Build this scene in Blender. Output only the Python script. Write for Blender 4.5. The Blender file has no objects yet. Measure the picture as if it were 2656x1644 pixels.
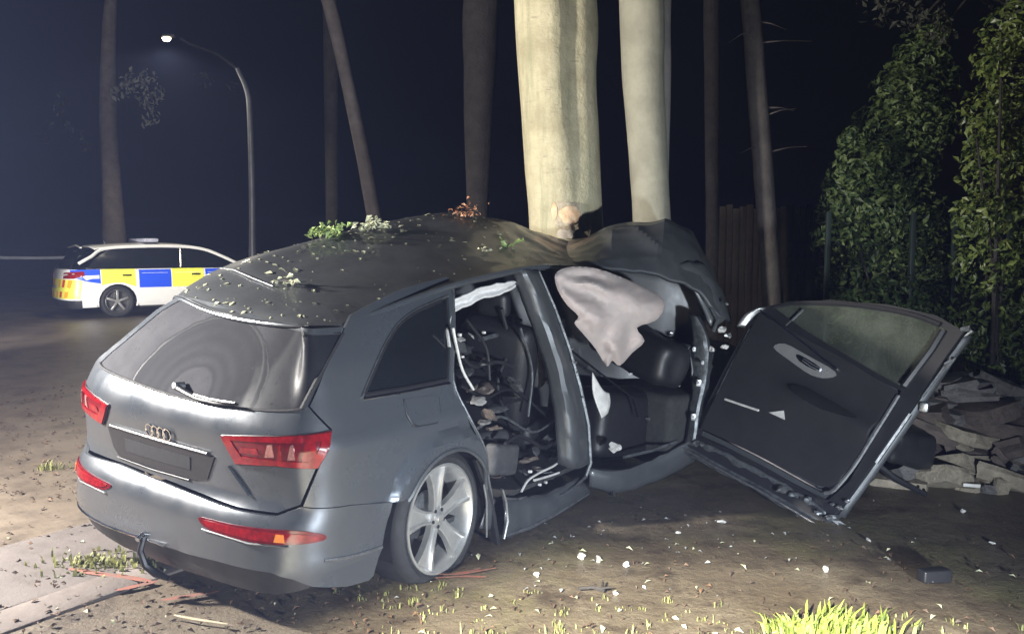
import bpy, bmesh, math, random, bisect
import numpy as np
from mathutils import Vector, Matrix, noise
from mathutils.geometry import delaunay_2d_cdt

sc = bpy.context.scene
COL = sc.collection
rnd = random.Random(7)
R = math.radians

# ------------------------------------------------------------------ camera, sky, floodlight, fill spots, exposure
FPX, CX, CY, HY, CAMH = 2216., 1328., 822., 637.6, 1.758      # photograph's focal length, centre, horizon (px), eye height (m)
PIT = math.atan((CY - HY) / FPX)
cam = bpy.data.objects.new('camera', bpy.data.cameras.new('camera'))
COL.objects.link(cam)
cam.location = (0, 0, CAMH)
cam.rotation_euler = (R(90) - PIT, 0, 0)
cam.data.sensor_width = 36
cam.data.lens = 36 * FPX / 2656
cam.data.clip_start, cam.data.clip_end = .05, 1000
sc.camera = cam

world = bpy.data.worlds.new('World'); sc.world = world
world.use_nodes = True
wn = world.node_tree
sky = wn.nodes.new('ShaderNodeTexSky'); sky.sky_type = 'NISHITA'; sky.sun_disc = False
sky.sun_elevation = R(-4); sky.sun_rotation = R(120)
wn.nodes['Background'].inputs['Strength'].default_value = .06
wn.links.new(sky.outputs[0], wn.nodes['Background'].inputs['Color'])


def spot(name, loc, aim, power, col, angle, blend, radius):
    l = bpy.data.lights.new(name, 'SPOT'); l.energy = power; l.color = col
    l.spot_size = R(angle); l.spot_blend = blend; l.shadow_soft_size = radius
    o = bpy.data.objects.new(name, l); COL.objects.link(o); o.location = loc
    o.rotation_euler = (Vector(aim) - Vector(loc)).to_track_quat('-Z', 'Y').to_euler()
    return o


# the incident floodlight of the emergency crews, an all-round lamp on a mast left of the wreck; added fill spots: one tilted down at the
# ground in front of it, a low one shining along the wreck
mast = bpy.data.lights.new('mast_floodlight', 'POINT'); mast.energy = 2700; mast.color = (1., .95, .88); mast.shadow_soft_size = .12
mast_o = bpy.data.objects.new('mast_floodlight', mast); COL.objects.link(mast_o); mast_o.location = (-4.5, 4.25, 2.45)
spot('foreground_fill_spot', (-1.2, -1.0, 2.6), (-.15, 1.2, 0), 12500, (1., .94, .77), 53., .30, .10)  # added unseen lamp, cone shaped so its edge draws the dark zone's border
spot('low_fill_spot', (1.9, .6, .62), (.80, 4.7, .05), 1800, (.82, .91, 1.), 88, .9, .10)  # added unseen fill that brightens the wreck's near side and the hedge
spot('police_car_fill_spot', (-9.2, 8.5, .9), (-7.6, 17., .75), 5000, (1., .97, .92), 26, .8, .08)      # added unseen spot that brightens the parked police car

vs = sc.view_settings
vs.view_transform = 'Standard'; vs.look = 'None'; vs.exposure = 0; vs.gamma = 1; vs.use_curve_mapping = False
sc.cycles.use_denoising = True
sc.cycles.max_bounces = 6; sc.cycles.diffuse_bounces = 3; sc.cycles.glossy_bounces = 3
sc.cycles.transmission_bounces = 4; sc.cycles.transparent_max_bounces = 8; sc.cycles.volume_bounces = 0
sc.cycles.sample_clamp_indirect = 4; sc.cycles.use_adaptive_sampling = True; sc.cycles.adaptive_threshold = .02

# ------------------------------------------------------------------ helpers


def ray(px, py):
    x = (px - CX) / FPX; u = -(py - CY) / FPX
    return Vector((x, math.cos(PIT) + u * math.sin(PIT), -math.sin(PIT) + u * math.cos(PIT)))


def at(px, py, d):
    """point of the place that the photograph shows at a pixel, at ground distance d from the photographer"""
    r = ray(px, py); return Vector((0, 0, CAMH)) + r * (d / r.y)


def smooth(a, b, x):
    t = min(max((x - a) / (b - a), 0), 1); return t * t * (3 - 2 * t)


def gz(x, y):
    """height of the ground"""
    return .30 * smooth(8, 17, y)


def gp(px, py, up=0.):
    """ground point at a pixel"""
    r = ray(px, py); t = -CAMH / r.z
    for _ in range(12):
        p = Vector((0, 0, CAMH)) + r * t
        t = (gz(p.x, p.y) - CAMH) / r.z
    p = Vector((0, 0, CAMH)) + r * t
    return Vector((p.x, p.y, gz(p.x, p.y) + up))


def tag(o, label=None, cat=None, group=None, kind=None):
    for k, v in (('label', label), ('category', cat), ('group', group), ('kind', kind)):
        if v: o[k] = v
    return o


def thing(name, label, cat, loc=(0, 0, 0), rot=(0, 0, 0), group=None):
    o = bpy.data.objects.new(name, None); COL.objects.link(o)
    o.location = loc; o.rotation_euler = rot; o.empty_display_size = .2
    return tag(o, label, cat, group)


def mesh_obj(name, V, Fc, m, parent=None, smooth_angle=40, flat=False):
    me = bpy.data.meshes.new(name)
    me.from_pydata([tuple(v) for v in V], [], Fc)
    me.materials.append(m)
    if not flat:
        me.polygons.foreach_set('use_smooth', [True] * len(me.polygons))
        if smooth_angle: me.set_sharp_from_angle(angle=R(smooth_angle))
    me.update()
    o = bpy.data.objects.new(name, me); COL.objects.link(o)
    if parent: o.parent = parent
    return o


class MB:
    """collects shapes into one mesh"""
    def __init__(self): self.v = []; self.f = []

    def add(self, V, Fc):
        n = len(self.v); self.v += [tuple(p) for p in V]; self.f += [tuple(i + n for i in q) for q in Fc]
        return self

    def box(self, c, s, M=None, bev=0.):
        bm = bmesh.new(); bmesh.ops.create_cube(bm, size=1)
        for v in bm.verts: v.co = Vector((v.co.x * s[0], v.co.y * s[1], v.co.z * s[2]))
        if bev: bmesh.ops.bevel(bm, geom=list(bm.edges), offset=bev, segments=2, affect='EDGES', profile=.5)
        bm.verts.ensure_lookup_table()
        M = M or Matrix.Identity(3)
        V = [Vector(c) + M @ v.co for v in bm.verts]
        Fc = [[l.vert.index for l in f.loops] for f in bm.faces]
        bm.free(); return self.add(V, Fc)

    def tube(self, P, r, n=8, caps=True, flat=1.0):
        P = [Vector(p) for p in P]; r = r if isinstance(r, (list, tuple)) else [r] * len(P)
        V = []; Fc = []; up = None
        for i, p in enumerate(P):
            t = (P[min(i + 1, len(P) - 1)] - P[max(i - 1, 0)]).normalized()
            if up is None: up = Vector((0, 0, 1)) if abs(t.z) < .9 else Vector((1, 0, 0))
            a = t.cross(up).normalized(); b = a.cross(t).normalized(); up = b
            for k in range(n):
                w = 2 * math.pi * k / n
                V.append(p + a * math.cos(w) * r[i] + b * math.sin(w) * r[i] * flat)
        for i in range(len(P) - 1):
            for k in range(n):
                k2 = (k + 1) % n
                Fc.append((i * n + k, i * n + k2, (i + 1) * n + k2, (i + 1) * n + k))
        if caps:
            Fc.append(tuple(range(n - 1, -1, -1))); Fc.append(tuple((len(P) - 1) * n + k for k in range(n)))
        return self.add(V, Fc)

    def build(self, name, m, parent=None, **kw): return mesh_obj(name, self.v, self.f, m, parent, **kw)


def cat(P, n=6, closed=False):
    """Catmull-Rom through points of any dimension"""
    P = [tuple(map(float, p)) for p in P]
    if closed: Q = [P[-1]] + P + [P[0], P[1]]
    else: Q = [tuple(2 * a - b for a, b in zip(P[0], P[1]))] + P + [tuple(2 * a - b for a, b in zip(P[-1], P[-2]))]
    o = []
    for i in range(1, len(Q) - 2):
        a, b, c, d = Q[i - 1], Q[i], Q[i + 1], Q[i + 2]
        for k in range(n):
            t = k / n
            o.append(tuple(.5 * (2 * b[j] + (c[j] - a[j]) * t + (2 * a[j] - 5 * b[j] + 4 * c[j] - d[j]) * t * t + (3 * b[j] - a[j] - 3 * c[j] + d[j]) * t ** 3) for j in range(len(b))))
    if not closed: o.append(P[-1])
    return o


def inside(p, poly):
    x, y = p; c = False; j = len(poly) - 1
    for i in range(len(poly)):
        xi, yi = poly[i]; xj, yj = poly[j]
        if (yi > y) != (yj > y) and x < (xj - xi) * (y - yi) / (yj - yi) + xi: c = not c
        j = i
    return c


def densify(poly, sp):
    o = []
    for i, a in enumerate(poly):
        b = poly[(i + 1) % len(poly)]; n = max(1, int(math.dist(a, b) / sp + .5))
        for k in range(n): o.append((a[0] + (b[0] - a[0]) * k / n, a[1] + (b[1] - a[1]) * k / n))
    return o


def panel(name, poly, fn, m, parent, sp=.05, holes=(), thick=.012, off=0., angle=35):
    """sheet-metal piece: a flat outline poly (u,v) with holes laid on the surface fn(u,v,offset), with thickness"""
    rings = [densify(poly, sp)] + [densify(h, sp) for h in holes]
    pts = []; edges = []
    for rg in rings:
        n = len(pts); pts += rg; edges += [(n + i, n + (i + 1) % len(rg)) for i in range(len(rg))]
    us = [p[0] for p in poly]; vsq = [p[1] for p in poly]
    border = np.array(pts)
    nu = int((max(us) - min(us)) / sp) + 2; nv = int((max(vsq) - min(vsq)) / sp) + 2
    for i in range(nu):
        for j in range(nv):
            p = (min(us) + (i + .5 * (j % 2)) * sp, min(vsq) + j * sp * .97)
            if inside(p, rings[0]) and not any(inside(p, h) for h in rings[1:]) and np.min(np.hypot(border[:, 0] - p[0], border[:, 1] - p[1])) > .45 * sp:
                pts.append(p)
    V2, E2, F2, *_ = delaunay_2d_cdt([Vector(p) for p in pts], edges, [], 0, 1e-6)
    T = []
    for f in F2:
        c = (sum(V2[i][0] for i in f) / len(f), sum(V2[i][1] for i in f) / len(f))
        if inside(c, rings[0]) and not any(inside(c, h) for h in rings[1:]): T.append(tuple(f))
    A = [Vector(fn(p[0], p[1], off)) for p in V2]; B = [Vector(fn(p[0], p[1], off - thick)) for p in V2]
    f0 = T[len(T) // 2]; nn = (A[f0[1]] - A[f0[0]]).cross(A[f0[2]] - A[f0[0]])
    if nn.dot(A[f0[0]] - B[f0[0]]) < 0: T = [t[::-1] for t in T]
    cnt = {}
    for t in T:
        for k in range(3): cnt[(t[k], t[(k + 1) % 3])] = 1
    N = len(A); Fc = list(T) + [tuple(i + N for i in t[::-1]) for t in T]
    for (a, b) in cnt:
        if (b, a) not in cnt: Fc.append((b, a, a + N, b + N))
    return mesh_obj(name, A + B, Fc, m, parent, smooth_angle=angle)


# ------------------------------------------------------------------ materials


def mat(name, col, rough=.6, metal=0., vary=None, bump=None, coat=0., spec=.5, col2=None, island=0., trans=0.):
    """Principled surface; vary=(scale, amount or col2 mix), bump=(scale, strength[, distance])"""
    m = bpy.data.materials.new(name); m.use_nodes = True
    nt = m.node_tree; b = nt.nodes['Principled BSDF']; L = nt.links
    b.inputs['Base Color'].default_value = (*col, 1); b.inputs['Roughness'].default_value = rough
    b.inputs['Metallic'].default_value = metal; b.inputs['Coat Weight'].default_value = coat; b.inputs['Coat Roughness'].default_value = .08
    b.inputs['Specular IOR Level'].default_value = spec
    if trans: b.inputs['Transmission Weight'].default_value = trans
    tc = nt.nodes.new('ShaderNodeTexCoord')
    if vary:
        nz = nt.nodes.new('ShaderNodeTexNoise'); nz.inputs['Scale'].default_value = vary[0]; nz.inputs['Detail'].default_value = 6; nz.inputs['Roughness'].default_value = .65
        L.new(tc.outputs['Object'], nz.inputs['Vector'])
        rp = nt.nodes.new('ShaderNodeMapRange'); rp.inputs['From Min'].default_value = .35; rp.inputs['From Max'].default_value = .65
        L.new(nz.outputs['Fac'], rp.inputs['Value'])
        mx = nt.nodes.new('ShaderNodeMix'); mx.data_type = 'RGBA'
        c2 = col2 or tuple(c * (1 - vary[1]) for c in col)
        mx.inputs[6].default_value = (*col, 1); mx.inputs[7].default_value = (*c2, 1)
        L.new(rp.outputs[0], mx.inputs[0]); L.new(mx.outputs[2], b.inputs['Base Color'])
        rr = nt.nodes.new('ShaderNodeMapRange'); rr.inputs['To Min'].default_value = max(rough - .1, .02); rr.inputs['To Max'].default_value = min(rough + .12, 1)
        L.new(nz.outputs['Fac'], rr.inputs['Value']); L.new(rr.outputs[0], b.inputs['Roughness'])
    if island:
        ge = nt.nodes.new('ShaderNodeNewGeometry'); mx = nt.nodes.new('ShaderNodeMix'); mx.data_type = 'RGBA'
        mx.inputs[6].default_value = (*col, 1); mx.inputs[7].default_value = (*(col2 or tuple(c * (1 - island) for c in col)), 1)
        L.new(ge.outputs['Random Per Island'], mx.inputs[0]); L.new(mx.outputs[2], b.inputs['Base Color'])
    if bump:
        n2 = nt.nodes.new('ShaderNodeTexNoise'); n2.inputs['Scale'].default_value = bump[0]; n2.inputs['Detail'].default_value = 8; n2.inputs['Roughness'].default_value = .7
        L.new(tc.outputs['Object'], n2.inputs['Vector'])
        bp = nt.nodes.new('ShaderNodeBump'); bp.inputs['Strength'].default_value = bump[1]; bp.inputs['Distance'].default_value = bump[2] if len(bump) > 2 else .01
        L.new(n2.outputs['Fac'], bp.inputs['Height']); L.new(bp.outputs[0], b.inputs['Normal'])
    return m


def car_paint(name, col, dust, rough, metal):
    """metallic paint under uneven road film and mud spatter"""
    m = mat(name, col, rough, metal, coat=.45); nt = m.node_tree; L = nt.links; b = nt.nodes['Principled BSDF']; tc = nt.nodes['Texture Coordinate']
    mx = None; prev = None
    for sc_, lo, hi, amt, c in ((2.3, .40, .75, .55, dust), (26, .56, .70, .5, dust), (130, .63, .68, .7, tuple(q * .6 for q in dust))):
        nz = nt.nodes.new('ShaderNodeTexNoise'); nz.inputs['Scale'].default_value = sc_; nz.inputs['Detail'].default_value = 7; nz.inputs['Roughness'].default_value = .65
        L.new(tc.outputs['Object'], nz.inputs['Vector'])
        mr = nt.nodes.new('ShaderNodeMapRange'); mr.inputs[1].default_value = lo; mr.inputs[2].default_value = hi; mr.inputs[4].default_value = amt; L.new(nz.outputs['Fac'], mr.inputs[0])
        mx = nt.nodes.new('ShaderNodeMix'); mx.data_type = 'RGBA'; L.new(mr.outputs[0], mx.inputs[0]); mx.inputs[7].default_value = (*c, 1)
        if prev: L.new(prev, mx.inputs[6])
        else:
            mx.inputs[6].default_value = (*col, 1)
            r2 = nt.nodes.new('ShaderNodeMapRange'); r2.inputs[2].default_value = .55; r2.inputs[3].default_value = rough; r2.inputs[4].default_value = rough + .25; L.new(mr.outputs[0], r2.inputs[0]); L.new(r2.outputs[0], b.inputs['Roughness'])
        prev = mx.outputs[2]
    L.new(prev, b.inputs['Base Color'])
    return m


PAINT = car_paint('grey_metallic_paint', (.082, .093, .108), (.078, .075, .071), .26, .45)
PAINT_D = mat('grey_paint_scratched', (.085, .090, .095), .45, .35, vary=(5, .25), bump=(40, .10, .003), coat=.25)
BLACKP = mat('black_plastic', (.018, .018, .020), .42, vary=(9, .3), bump=(160, .15, .002))
BLACKG = mat('gloss_black', (.010, .010, .012), .12, vary=(4, .3))
RUBBER = mat('tyre_rubber', (.016, .016, .017), .75, vary=(18, .35), bump=(90, .3, .003))
ALLOY = mat('alloy_wheel', (.55, .55, .54), .32, .7, vary=(10, .25))
STEEL = mat('bare_metal', (.42, .43, .44), .38, .85, vary=(22, .5), bump=(60, .3, .004))
GALV = mat('bent_sheet_metal', (.16, .17, .18), .45, .55, vary=(20, .6), bump=(35, .5, .008))
CHROME = mat('chrome_trim', (.75, .76, .78), .14, 1., vary=(8, .1))
REDL = mat('red_lamp_lens', (.27, .006, .010), .12, 0, vary=(30, .55), coat=.6)
REDD = mat('dark_red_lamp', (.14, .004, .008), .15, 0, vary=(30, .4), coat=.6)
AMBER = mat('amber_lens', (.8, .25, .05), .15, 0, vary=(60, .3), coat=.5)
LAMPIN = mat('lamp_reflector', (.75, .35, .32), .18, .6, vary=(80, .5))
GLASSD = mat('dark_window_glass', (.008, .010, .012), .06, 0, vary=(6, .3), spec=.5)
LEATHER = mat('dark_leather', (.011, .011, .013), .5, vary=(20, .35), bump=(70, .25, .003))
SEATG = mat('grey_seat_fabric', (.055, .055, .058), .7, vary=(15, .4), bump=(120, .3, .003))
CARPET = mat('car_carpet', (.03, .03, .03), .95, vary=(20, .4), bump=(120, .5, .004))
PALE = mat('pale_trim', (.55, .54, .52), .55, vary=(14, .3))
DOORCARD = mat('door_card', (.021, .020, .023), .5, vary=(7, .25), bump=(140, .2, .002))


# ------------------------------------------------------------------ ground, pavement, kerb, road
def ground_material(name, cols, bump, wet=.85):
    m = bpy.data.materials.new(name); m.use_nodes = True; nt = m.node_tree; L = nt.links; b = nt.nodes['Principled BSDF']
    tc = nt.nodes.new('ShaderNodeTexCoord')
    last = None
    for i, (c, scale, lo, hi) in enumerate(cols):
        if i == 0:
            rgb = nt.nodes.new('ShaderNodeRGB'); rgb.outputs[0].default_value = (*c, 1); last = rgb.outputs[0]; continue
        nz = nt.nodes.new('ShaderNodeTexNoise'); nz.inputs['Scale'].default_value = scale; nz.inputs['Detail'].default_value = 7; nz.inputs['Roughness'].default_value = .68
        mp = nt.nodes.new('ShaderNodeMapping'); mp.inputs['Location'].default_value = (3.1 * i, 7.7 * i, 0)
        L.new(tc.outputs['Object'], mp.inputs[0]); L.new(mp.outputs[0], nz.inputs['Vector'])
        mr = nt.nodes.new('ShaderNodeMapRange'); mr.inputs['From Min'].default_value = lo; mr.inputs['From Max'].default_value = hi
        L.new(nz.outputs['Fac'], mr.inputs['Value'])
        mx = nt.nodes.new('ShaderNodeMix'); mx.data_type = 'RGBA'; L.new(mr.outputs[0], mx.inputs[0]); L.new(last, mx.inputs[6]); mx.inputs[7].default_value = (*c, 1)
        last = mx.outputs[2]
    L.new(last, b.inputs['Base Color']); b.inputs['Roughness'].default_value = wet; b.inputs['Specular IOR Level'].default_value = .45
    prev = None
    for scale, st, dist in bump:
        nz = nt.nodes.new('ShaderNodeTexNoise'); nz.inputs['Scale'].default_value = scale; nz.inputs['Detail'].default_value = 8; nz.inputs['Roughness'].default_value = .7
        L.new(tc.outputs['Object'], nz.inputs['Vector'])
        bp = nt.nodes.new('ShaderNodeBump'); bp.inputs['Strength'].default_value = st; bp.inputs['Distance'].default_value = dist
        L.new(nz.outputs['Fac'], bp.inputs['Height'])
        if prev: L.new(prev, bp.inputs['Normal'])
        prev = bp.outputs[0]
    L.new(prev, b.inputs['Normal'])
    return m


SOIL = ground_material('verge_soil', [((.108, .086, .060), 0, 0, 0), ((.160, .132, .095), 1.3, .42, .62), ((.056, .042, .029), 3.5, .50, .66), ((.145, .134, .066), .9, .52, .70), ((.050, .040, .030), 34, .60, .72)], [(5, .5, .05), (38, .45, .016)], .48)
PAVE = ground_material('worn_pavement', [((.100, .086, .079), 0, 0, 0), ((.124, .107, .098), 1.8, .42, .62), ((.085, .072, .062), 4.5, .50, .66), ((.07, .060, .054), 40, .60, .72)], [(12, .3, .02), (70, .5, .01)], .65)
ASPH = ground_material('muddy_asphalt', [((.122, .097, .072), 0, 0, 0), ((.150, .121, .092), 1.2, .42, .62), ((.076, .060, .045), 3., .46, .66), ((.058, .046, .035), 30, .57, .70)], [(8, .3, .03), (90, .4, .008)], .42)
KERB = ground_material('kerb_stone', [((.125, .105, .094), 0, 0, 0), ((.16, .136, .122), 3, .42, .62), ((.12, .10, .085), 9, .52, .66)], [(25, .5, .015)])

CA = R(34.05)                                                     # heading of the wreck, the kerb and the road
EX = Vector((math.sin(CA), math.cos(CA), 0)); EY = Vector((-math.cos(CA), math.sin(CA), 0))
CAR0 = Vector((-.977, 3.569, 0))


def axis(lo, hi, fine_lo, fine_hi, fs, cs):
    o = [lo]
    while o[-1] < hi:
        s = fs if fine_lo <= o[-1] < fine_hi else cs
        o.append(o[-1] + s)
    return o


def sheet(name, xs, ys, z, m, frame=False, rough=0.):
    """ground sheet; with frame, xs/ys run along the kerb direction and across it"""
    V = []; Fc = []
    for y in ys:
        for x in xs:
            p = CAR0 + EX * x + EY * y if frame else Vector((x, y, 0))
            h = rough * (noise.noise(Vector((p.x * 1.1, p.y * 1.1, 3))) + .6 * noise.noise(Vector((p.x * 4, p.y * 4, 8)))) if rough and abs(p.x) < 9 and 0 < p.y < 12 else 0
            V.append((p.x, p.y, gz(p.x, p.y) + z + h))
    n = len(xs)
    for j in range(len(ys) - 1):
        for i in range(n - 1): Fc.append((j * n + i, j * n + i + 1, (j + 1) * n + i + 1, (j + 1) * n + i))
    if frame: pass
    o = mesh_obj(name, V, Fc, m, smooth_angle=0)
    return tag(o, kind='structure')


sheet('ground', axis(-300, 300, -6, 8, .12, 6), axis(-60, 400, 2, 12, .12, 3.5), -.012, SOIL, rough=.010)
sheet('pavement', axis(-60, 160, -3, 16, .5, 4), axis(1.485, 2.4, 0, 4, .2288, .2288), .004, PAVE, True)
sheet('road', axis(-60, 160, -3, 16, .5, 4), axis(2.4, 14, 0, 0, .5, .5), -.0035, ASPH, True)

kerb = tag(bpy.data.objects.new('kerb', None), kind='structure'); COL.objects.link(kerb)


def kerb_stone_mesh(L_, w, h, seed):
    b = MB().box((0, 0, 0), (L_, w, h), bev=.012)
    V = [(x + .006 * noise.noise(Vector((x * 9 + seed, y * 9, z * 9))), y + .006 * noise.noise(Vector((x * 7, y * 9 + seed, z * 9))), z + .006 * noise.noise(Vector((x * 5, y * 9, z * 9 + seed)))) for x, y, z in b.v]
    return V, b.f


for row, (y0, w, h) in enumerate(((1.36, .26, .06),)):
    me = None
    for i in range(30):
        x = -2.2 + i * .92 + row * .3
        p = CAR0 + EX * x + EY * y0
        if me is None:
            V, Fc = kerb_stone_mesh(.905, w, h, row * 5.); o = mesh_obj('kerb_stone', V, Fc, KERB, kerb); me = o.data
        else:
            o = bpy.data.objects.new('kerb_stone', me); COL.objects.link(o); o.parent = kerb
        o.location = (p.x, p.y, gz(p.x, p.y) + .004 - h / 2 + .012 * rnd.random())
        o.rotation_euler = (rnd.uniform(-.02, .02), rnd.uniform(-.01, .01), R(90) - CA + rnd.uniform(-.01, .01))

# ------------------------------------------------------------------ car bodywork as a skin: (s along the outline, z up) -> point


def table(T, z):
    if z <= T[0][0]: return T[0][1]
    for (a, b), (c, d) in zip(T, T[1:]):
        if z <= c: return b + (d - b) * (z - a) / (c - a)
    return T[-1][1]


class Skin:
    """outline OUT runs from the rear centre round the right rear corner along the right side; insets RP (rear) and SP (side) by height"""
    def __init__(self, OUT, RP, SP, width, bulge=None):
        self.w = width; self.RP = RP; self.SP = SP; self.bulge = bulge
        P = [(OUT[1][0], width - OUT[1][1])] + [tuple(map(float, p)) for p in OUT]
        self.T = cat(P, 12)[12:]
        self.S = [0.]
        for a, b in zip(self.T, self.T[1:]): self.S.append(self.S[-1] + math.dist(a, b))

    def plan(self, s):
        a = abs(s); T = self.T; S = self.S
        i = min(max(bisect.bisect(S, a) - 1, 0), len(T) - 2); t = (a - S[i]) / (S[i + 1] - S[i])
        p = [T[i][j] + (T[i + 1][j] - T[i][j]) * t for j in (0, 1)]

        def tan(k):
            k0 = max(k - 1, 0); k1 = min(k + 1, len(T) - 1)
            if k == 0: return (0., -1.)
            x, y = T[k1][0] - T[k0][0], T[k1][1] - T[k0][1]; l = math.hypot(x, y); return (x / l, y / l)
        ta, tb = tan(i), tan(i + 1); tx = ta[0] + (tb[0] - ta[0]) * t; ty = ta[1] + (tb[1] - ta[1]) * t
        l = math.hypot(tx, ty); n = (ty / l, -tx / l)
        if s < 0: p[1] = self.w - p[1]; n = (n[0], -n[1])
        return p, n

    def __call__(self, s, z, off=0.):
        p, n = self.plan(s); w = n[1] ** 2
        ins = (1 - w) * table(self.RP, z) + w * table(self.SP, z) - off
        if self.bulge: ins -= self.bulge(p[0], z) * w
        return Vector((p[0] - n[0] * ins, p[1] - n[1] * ins, z))


# ------------------------------------------------------------------ the wrecked SUV
suv = thing('crashed_suv', 'wrecked grey metallic SUV wrapped against the big tree, its roof buckled', 'car',
            (CAR0.x, CAR0.y, -.0015), (.051, 0, R(90) - CA))
bpy.context.view_layer.update()
SUVI = suv.matrix_world.inverted()


def loc(w): return SUVI @ Vector(w)


WX, WZ = 1.085, .305                                               # rear wheel centre, in the wreck's own axes


def flare(x, z):
    d = math.hypot((x - WX), (z - WZ) * 1.04)
    return .046 * (1 - smooth(.468, .522, d)) * (.6 + .4 * smooth(.36, .46, d)) * smooth(.42, .54, z)


body = Skin([(0, .985), (.003, .75), (.012, .5), (.045, .28), (.115, .12), (.24, .035), (.43, .006), (.7, 0), (1.2, 0), (2, 0), (3, 0), (4.2, .02), (4.8, .15)],
            [(.06, .12), (.10, .07), (.16, .03), (.24, .008), (.265, .003), (.27, -.006), (.33, 0), (.42, .003), (.50, .018), (.54, .05), (.555, .075), (.62, .078), (.75, .062), (.84, .052), (.90, .055), (.96, .078), (1.02, .115), (1.2, .25), (1.45, .45), (1.6, .57)],
            [(.05, .06), (.12, .03), (.25, .012), (.30, -.004), (.36, .004), (.45, .004), (.66, .006), (.84, -.004), (.872, -.002), (.89, .012), (1.03, .066), (1.06, .078), (1.2, .125), (1.4, .205), (1.5, .255), (1.6, .32)], 1.97, flare)


def arc(cx, cz, r, a0, a1, n): return [(cx + r * math.cos(R(a0 + (a1 - a0) * k / n)), cz + r * math.sin(R(a0 + (a1 - a0) * k / n))) for k in range(n + 1)]


SX = 1.985 - 1.189                                                 # s minus x along the straight side
sw = WX + SX
# quarter panel (with the rear pillar) round the quarter window, cut by the wheel arch
qwin = cat([(1.30, 1.042), (1.372, 1.115), (1.502, 1.237), (1.651, 1.343), (1.80, 1.402), (1.96, 1.437), (2.145, 1.470)], 3) + [(2.06, 1.25), (1.957, 1.032), (1.62, 1.034)]
quarter = [(.944, .588), (1.012, .765), (1.088, .930), (.985, 1.035), (1.10, 1.175), (1.30, 1.365), (1.36, 1.415), (1.52, 1.458), (1.75, 1.512), (1.98, 1.545), (2.22, 1.57), (2.20, 1.50), (1.985, 1.027), (2.045, .834), (2.165, .629), (2.262, .44)] \
    + arc(sw, WZ, .385, 22, 148, 22) + [(1.40, .521), (1.19, .562)]
qp = panel('quarter_panel', quarter, body, PAINT, suv, .034, [qwin], .014)
panel('quarter_window', [(a + (1.76 - a) * .02, b + (1.24 - b) * .02) for a, b in qwin], body, GLASSD, qp, .06, (), .006, -.006)


def ribbon(name, P, fn, r, m, parent, n=6, flat=1.):
    return MB().tube([fn(*p) for p in P], r, n, True, flat).build(name, m, parent)


ribbon('window_trim', [(a, b, .004) for a, b in qwin[:-3]], body, .007, STEEL, qp)
ribbon('belt_trim', cat([(1.30, 1.036, .006), (1.62, 1.029, .006), (1.957, 1.026, .006)], 5), body, .008, CHROME, qp)
ribbon('window_seal', [(a + (1.76 - a) * .04, b + (1.24 - b) * .05, .001) for a, b in qwin] + [(qwin[0][0] + .02, qwin[0][1] + .01, .001)], body, .012, BLACKP, qp)
# fuel flap: a shallow separate skin with a dark joint
ff = cat([(1.580, .99), (1.571, .928), (1.595, .869), (1.68, .855), (1.784, .851), (1.83, .90), (1.846, .97), (1.72, .99)], 4, True)
panel('fuel_flap', ff, body, PAINT, qp, .05, (), .005, .003)
ribbon('flap_joint', [(1.583, .995, .001), (1.571, .928, .002), (1.588, .872, .002), (1.62, .860, .002)], body, .007, BLACKP, qp)
ribbon('flap_joint', [(1.62, .860, .002), (1.70, .853, .002), (1.784, .849, .002), (1.83, .90, .001), (1.848, .97, .001)], body, .003, BLACKP, qp)
# black wheel-arch lip and liner
ribbon('arch_lip', [(a, b, .004) for a, b in arc(sw, WZ, .382, 12, 150, 26)], body, .012, PAINT_D, qp)
lin = MB(); A = arc(WX, WZ, .40, -20, 200, 22)
V = [(a, y, b) for y in (.03, .42) for a, b in A]; n = len(A)
lin.add(V + [(a, .42, b) for a, b in A] + [(WX, .42, WZ)], [(i, i + 1, n + i + 1, n + i) for i in range(n - 1)] + [(2 * n + i, 2 * n + i + 1, 3 * n) for i in range(n - 1)])
lin.build('arch_liner', BLACKP, suv)

# bumper, wrapping round the back
bump_top = [(-1.44, .52), (-1.19, .562), (-.944, .585), (-.80, .535), (-.4, .553), (.0, .545), (.29, .538), (.566, .530), (.80, .535), (.94, .584), (1.188, .560), (1.440, .516)]
bump_bot = [(1.425, .42), (1.395, .33), (1.36, .16), (1.33, .145), (1.19, .161), (.99, .215), (.90, .262), (.80, .292), (.5, .287), (0, .25), (-.45, .225), (-.72, .215), (-.95, .19), (-1.19, .165), (-1.37, .16), (-1.41, .40)]
bumper = panel('rear_bumper', bump_top + bump_bot, body, PAINT, suv, .042, (), .016, .004)
panel('lower_valance', [(.93, .268), (.80, .288), (.5, .283), (0, .246), (-.45, .221), (-.80, .205), (-.75, .13), (-.4, .10), (0, .115), (.4, .15), (.8, .165), (.99, .20)], body, BLACKP, bumper, .05, (), .012, -.02)
ribbon('valance_trim', cat([(-.86, .243, .006), (-.4, .238, .006), (0, .262, .006), (.12, .268, .006)], 6), body, .008, CHROME, bumper)
ribbon('valance_trim', cat([(1.04, .335, .004), (1.2, .316, .005), (1.385, .306, .005)], 6), body, .008, STEEL, bumper)
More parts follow.
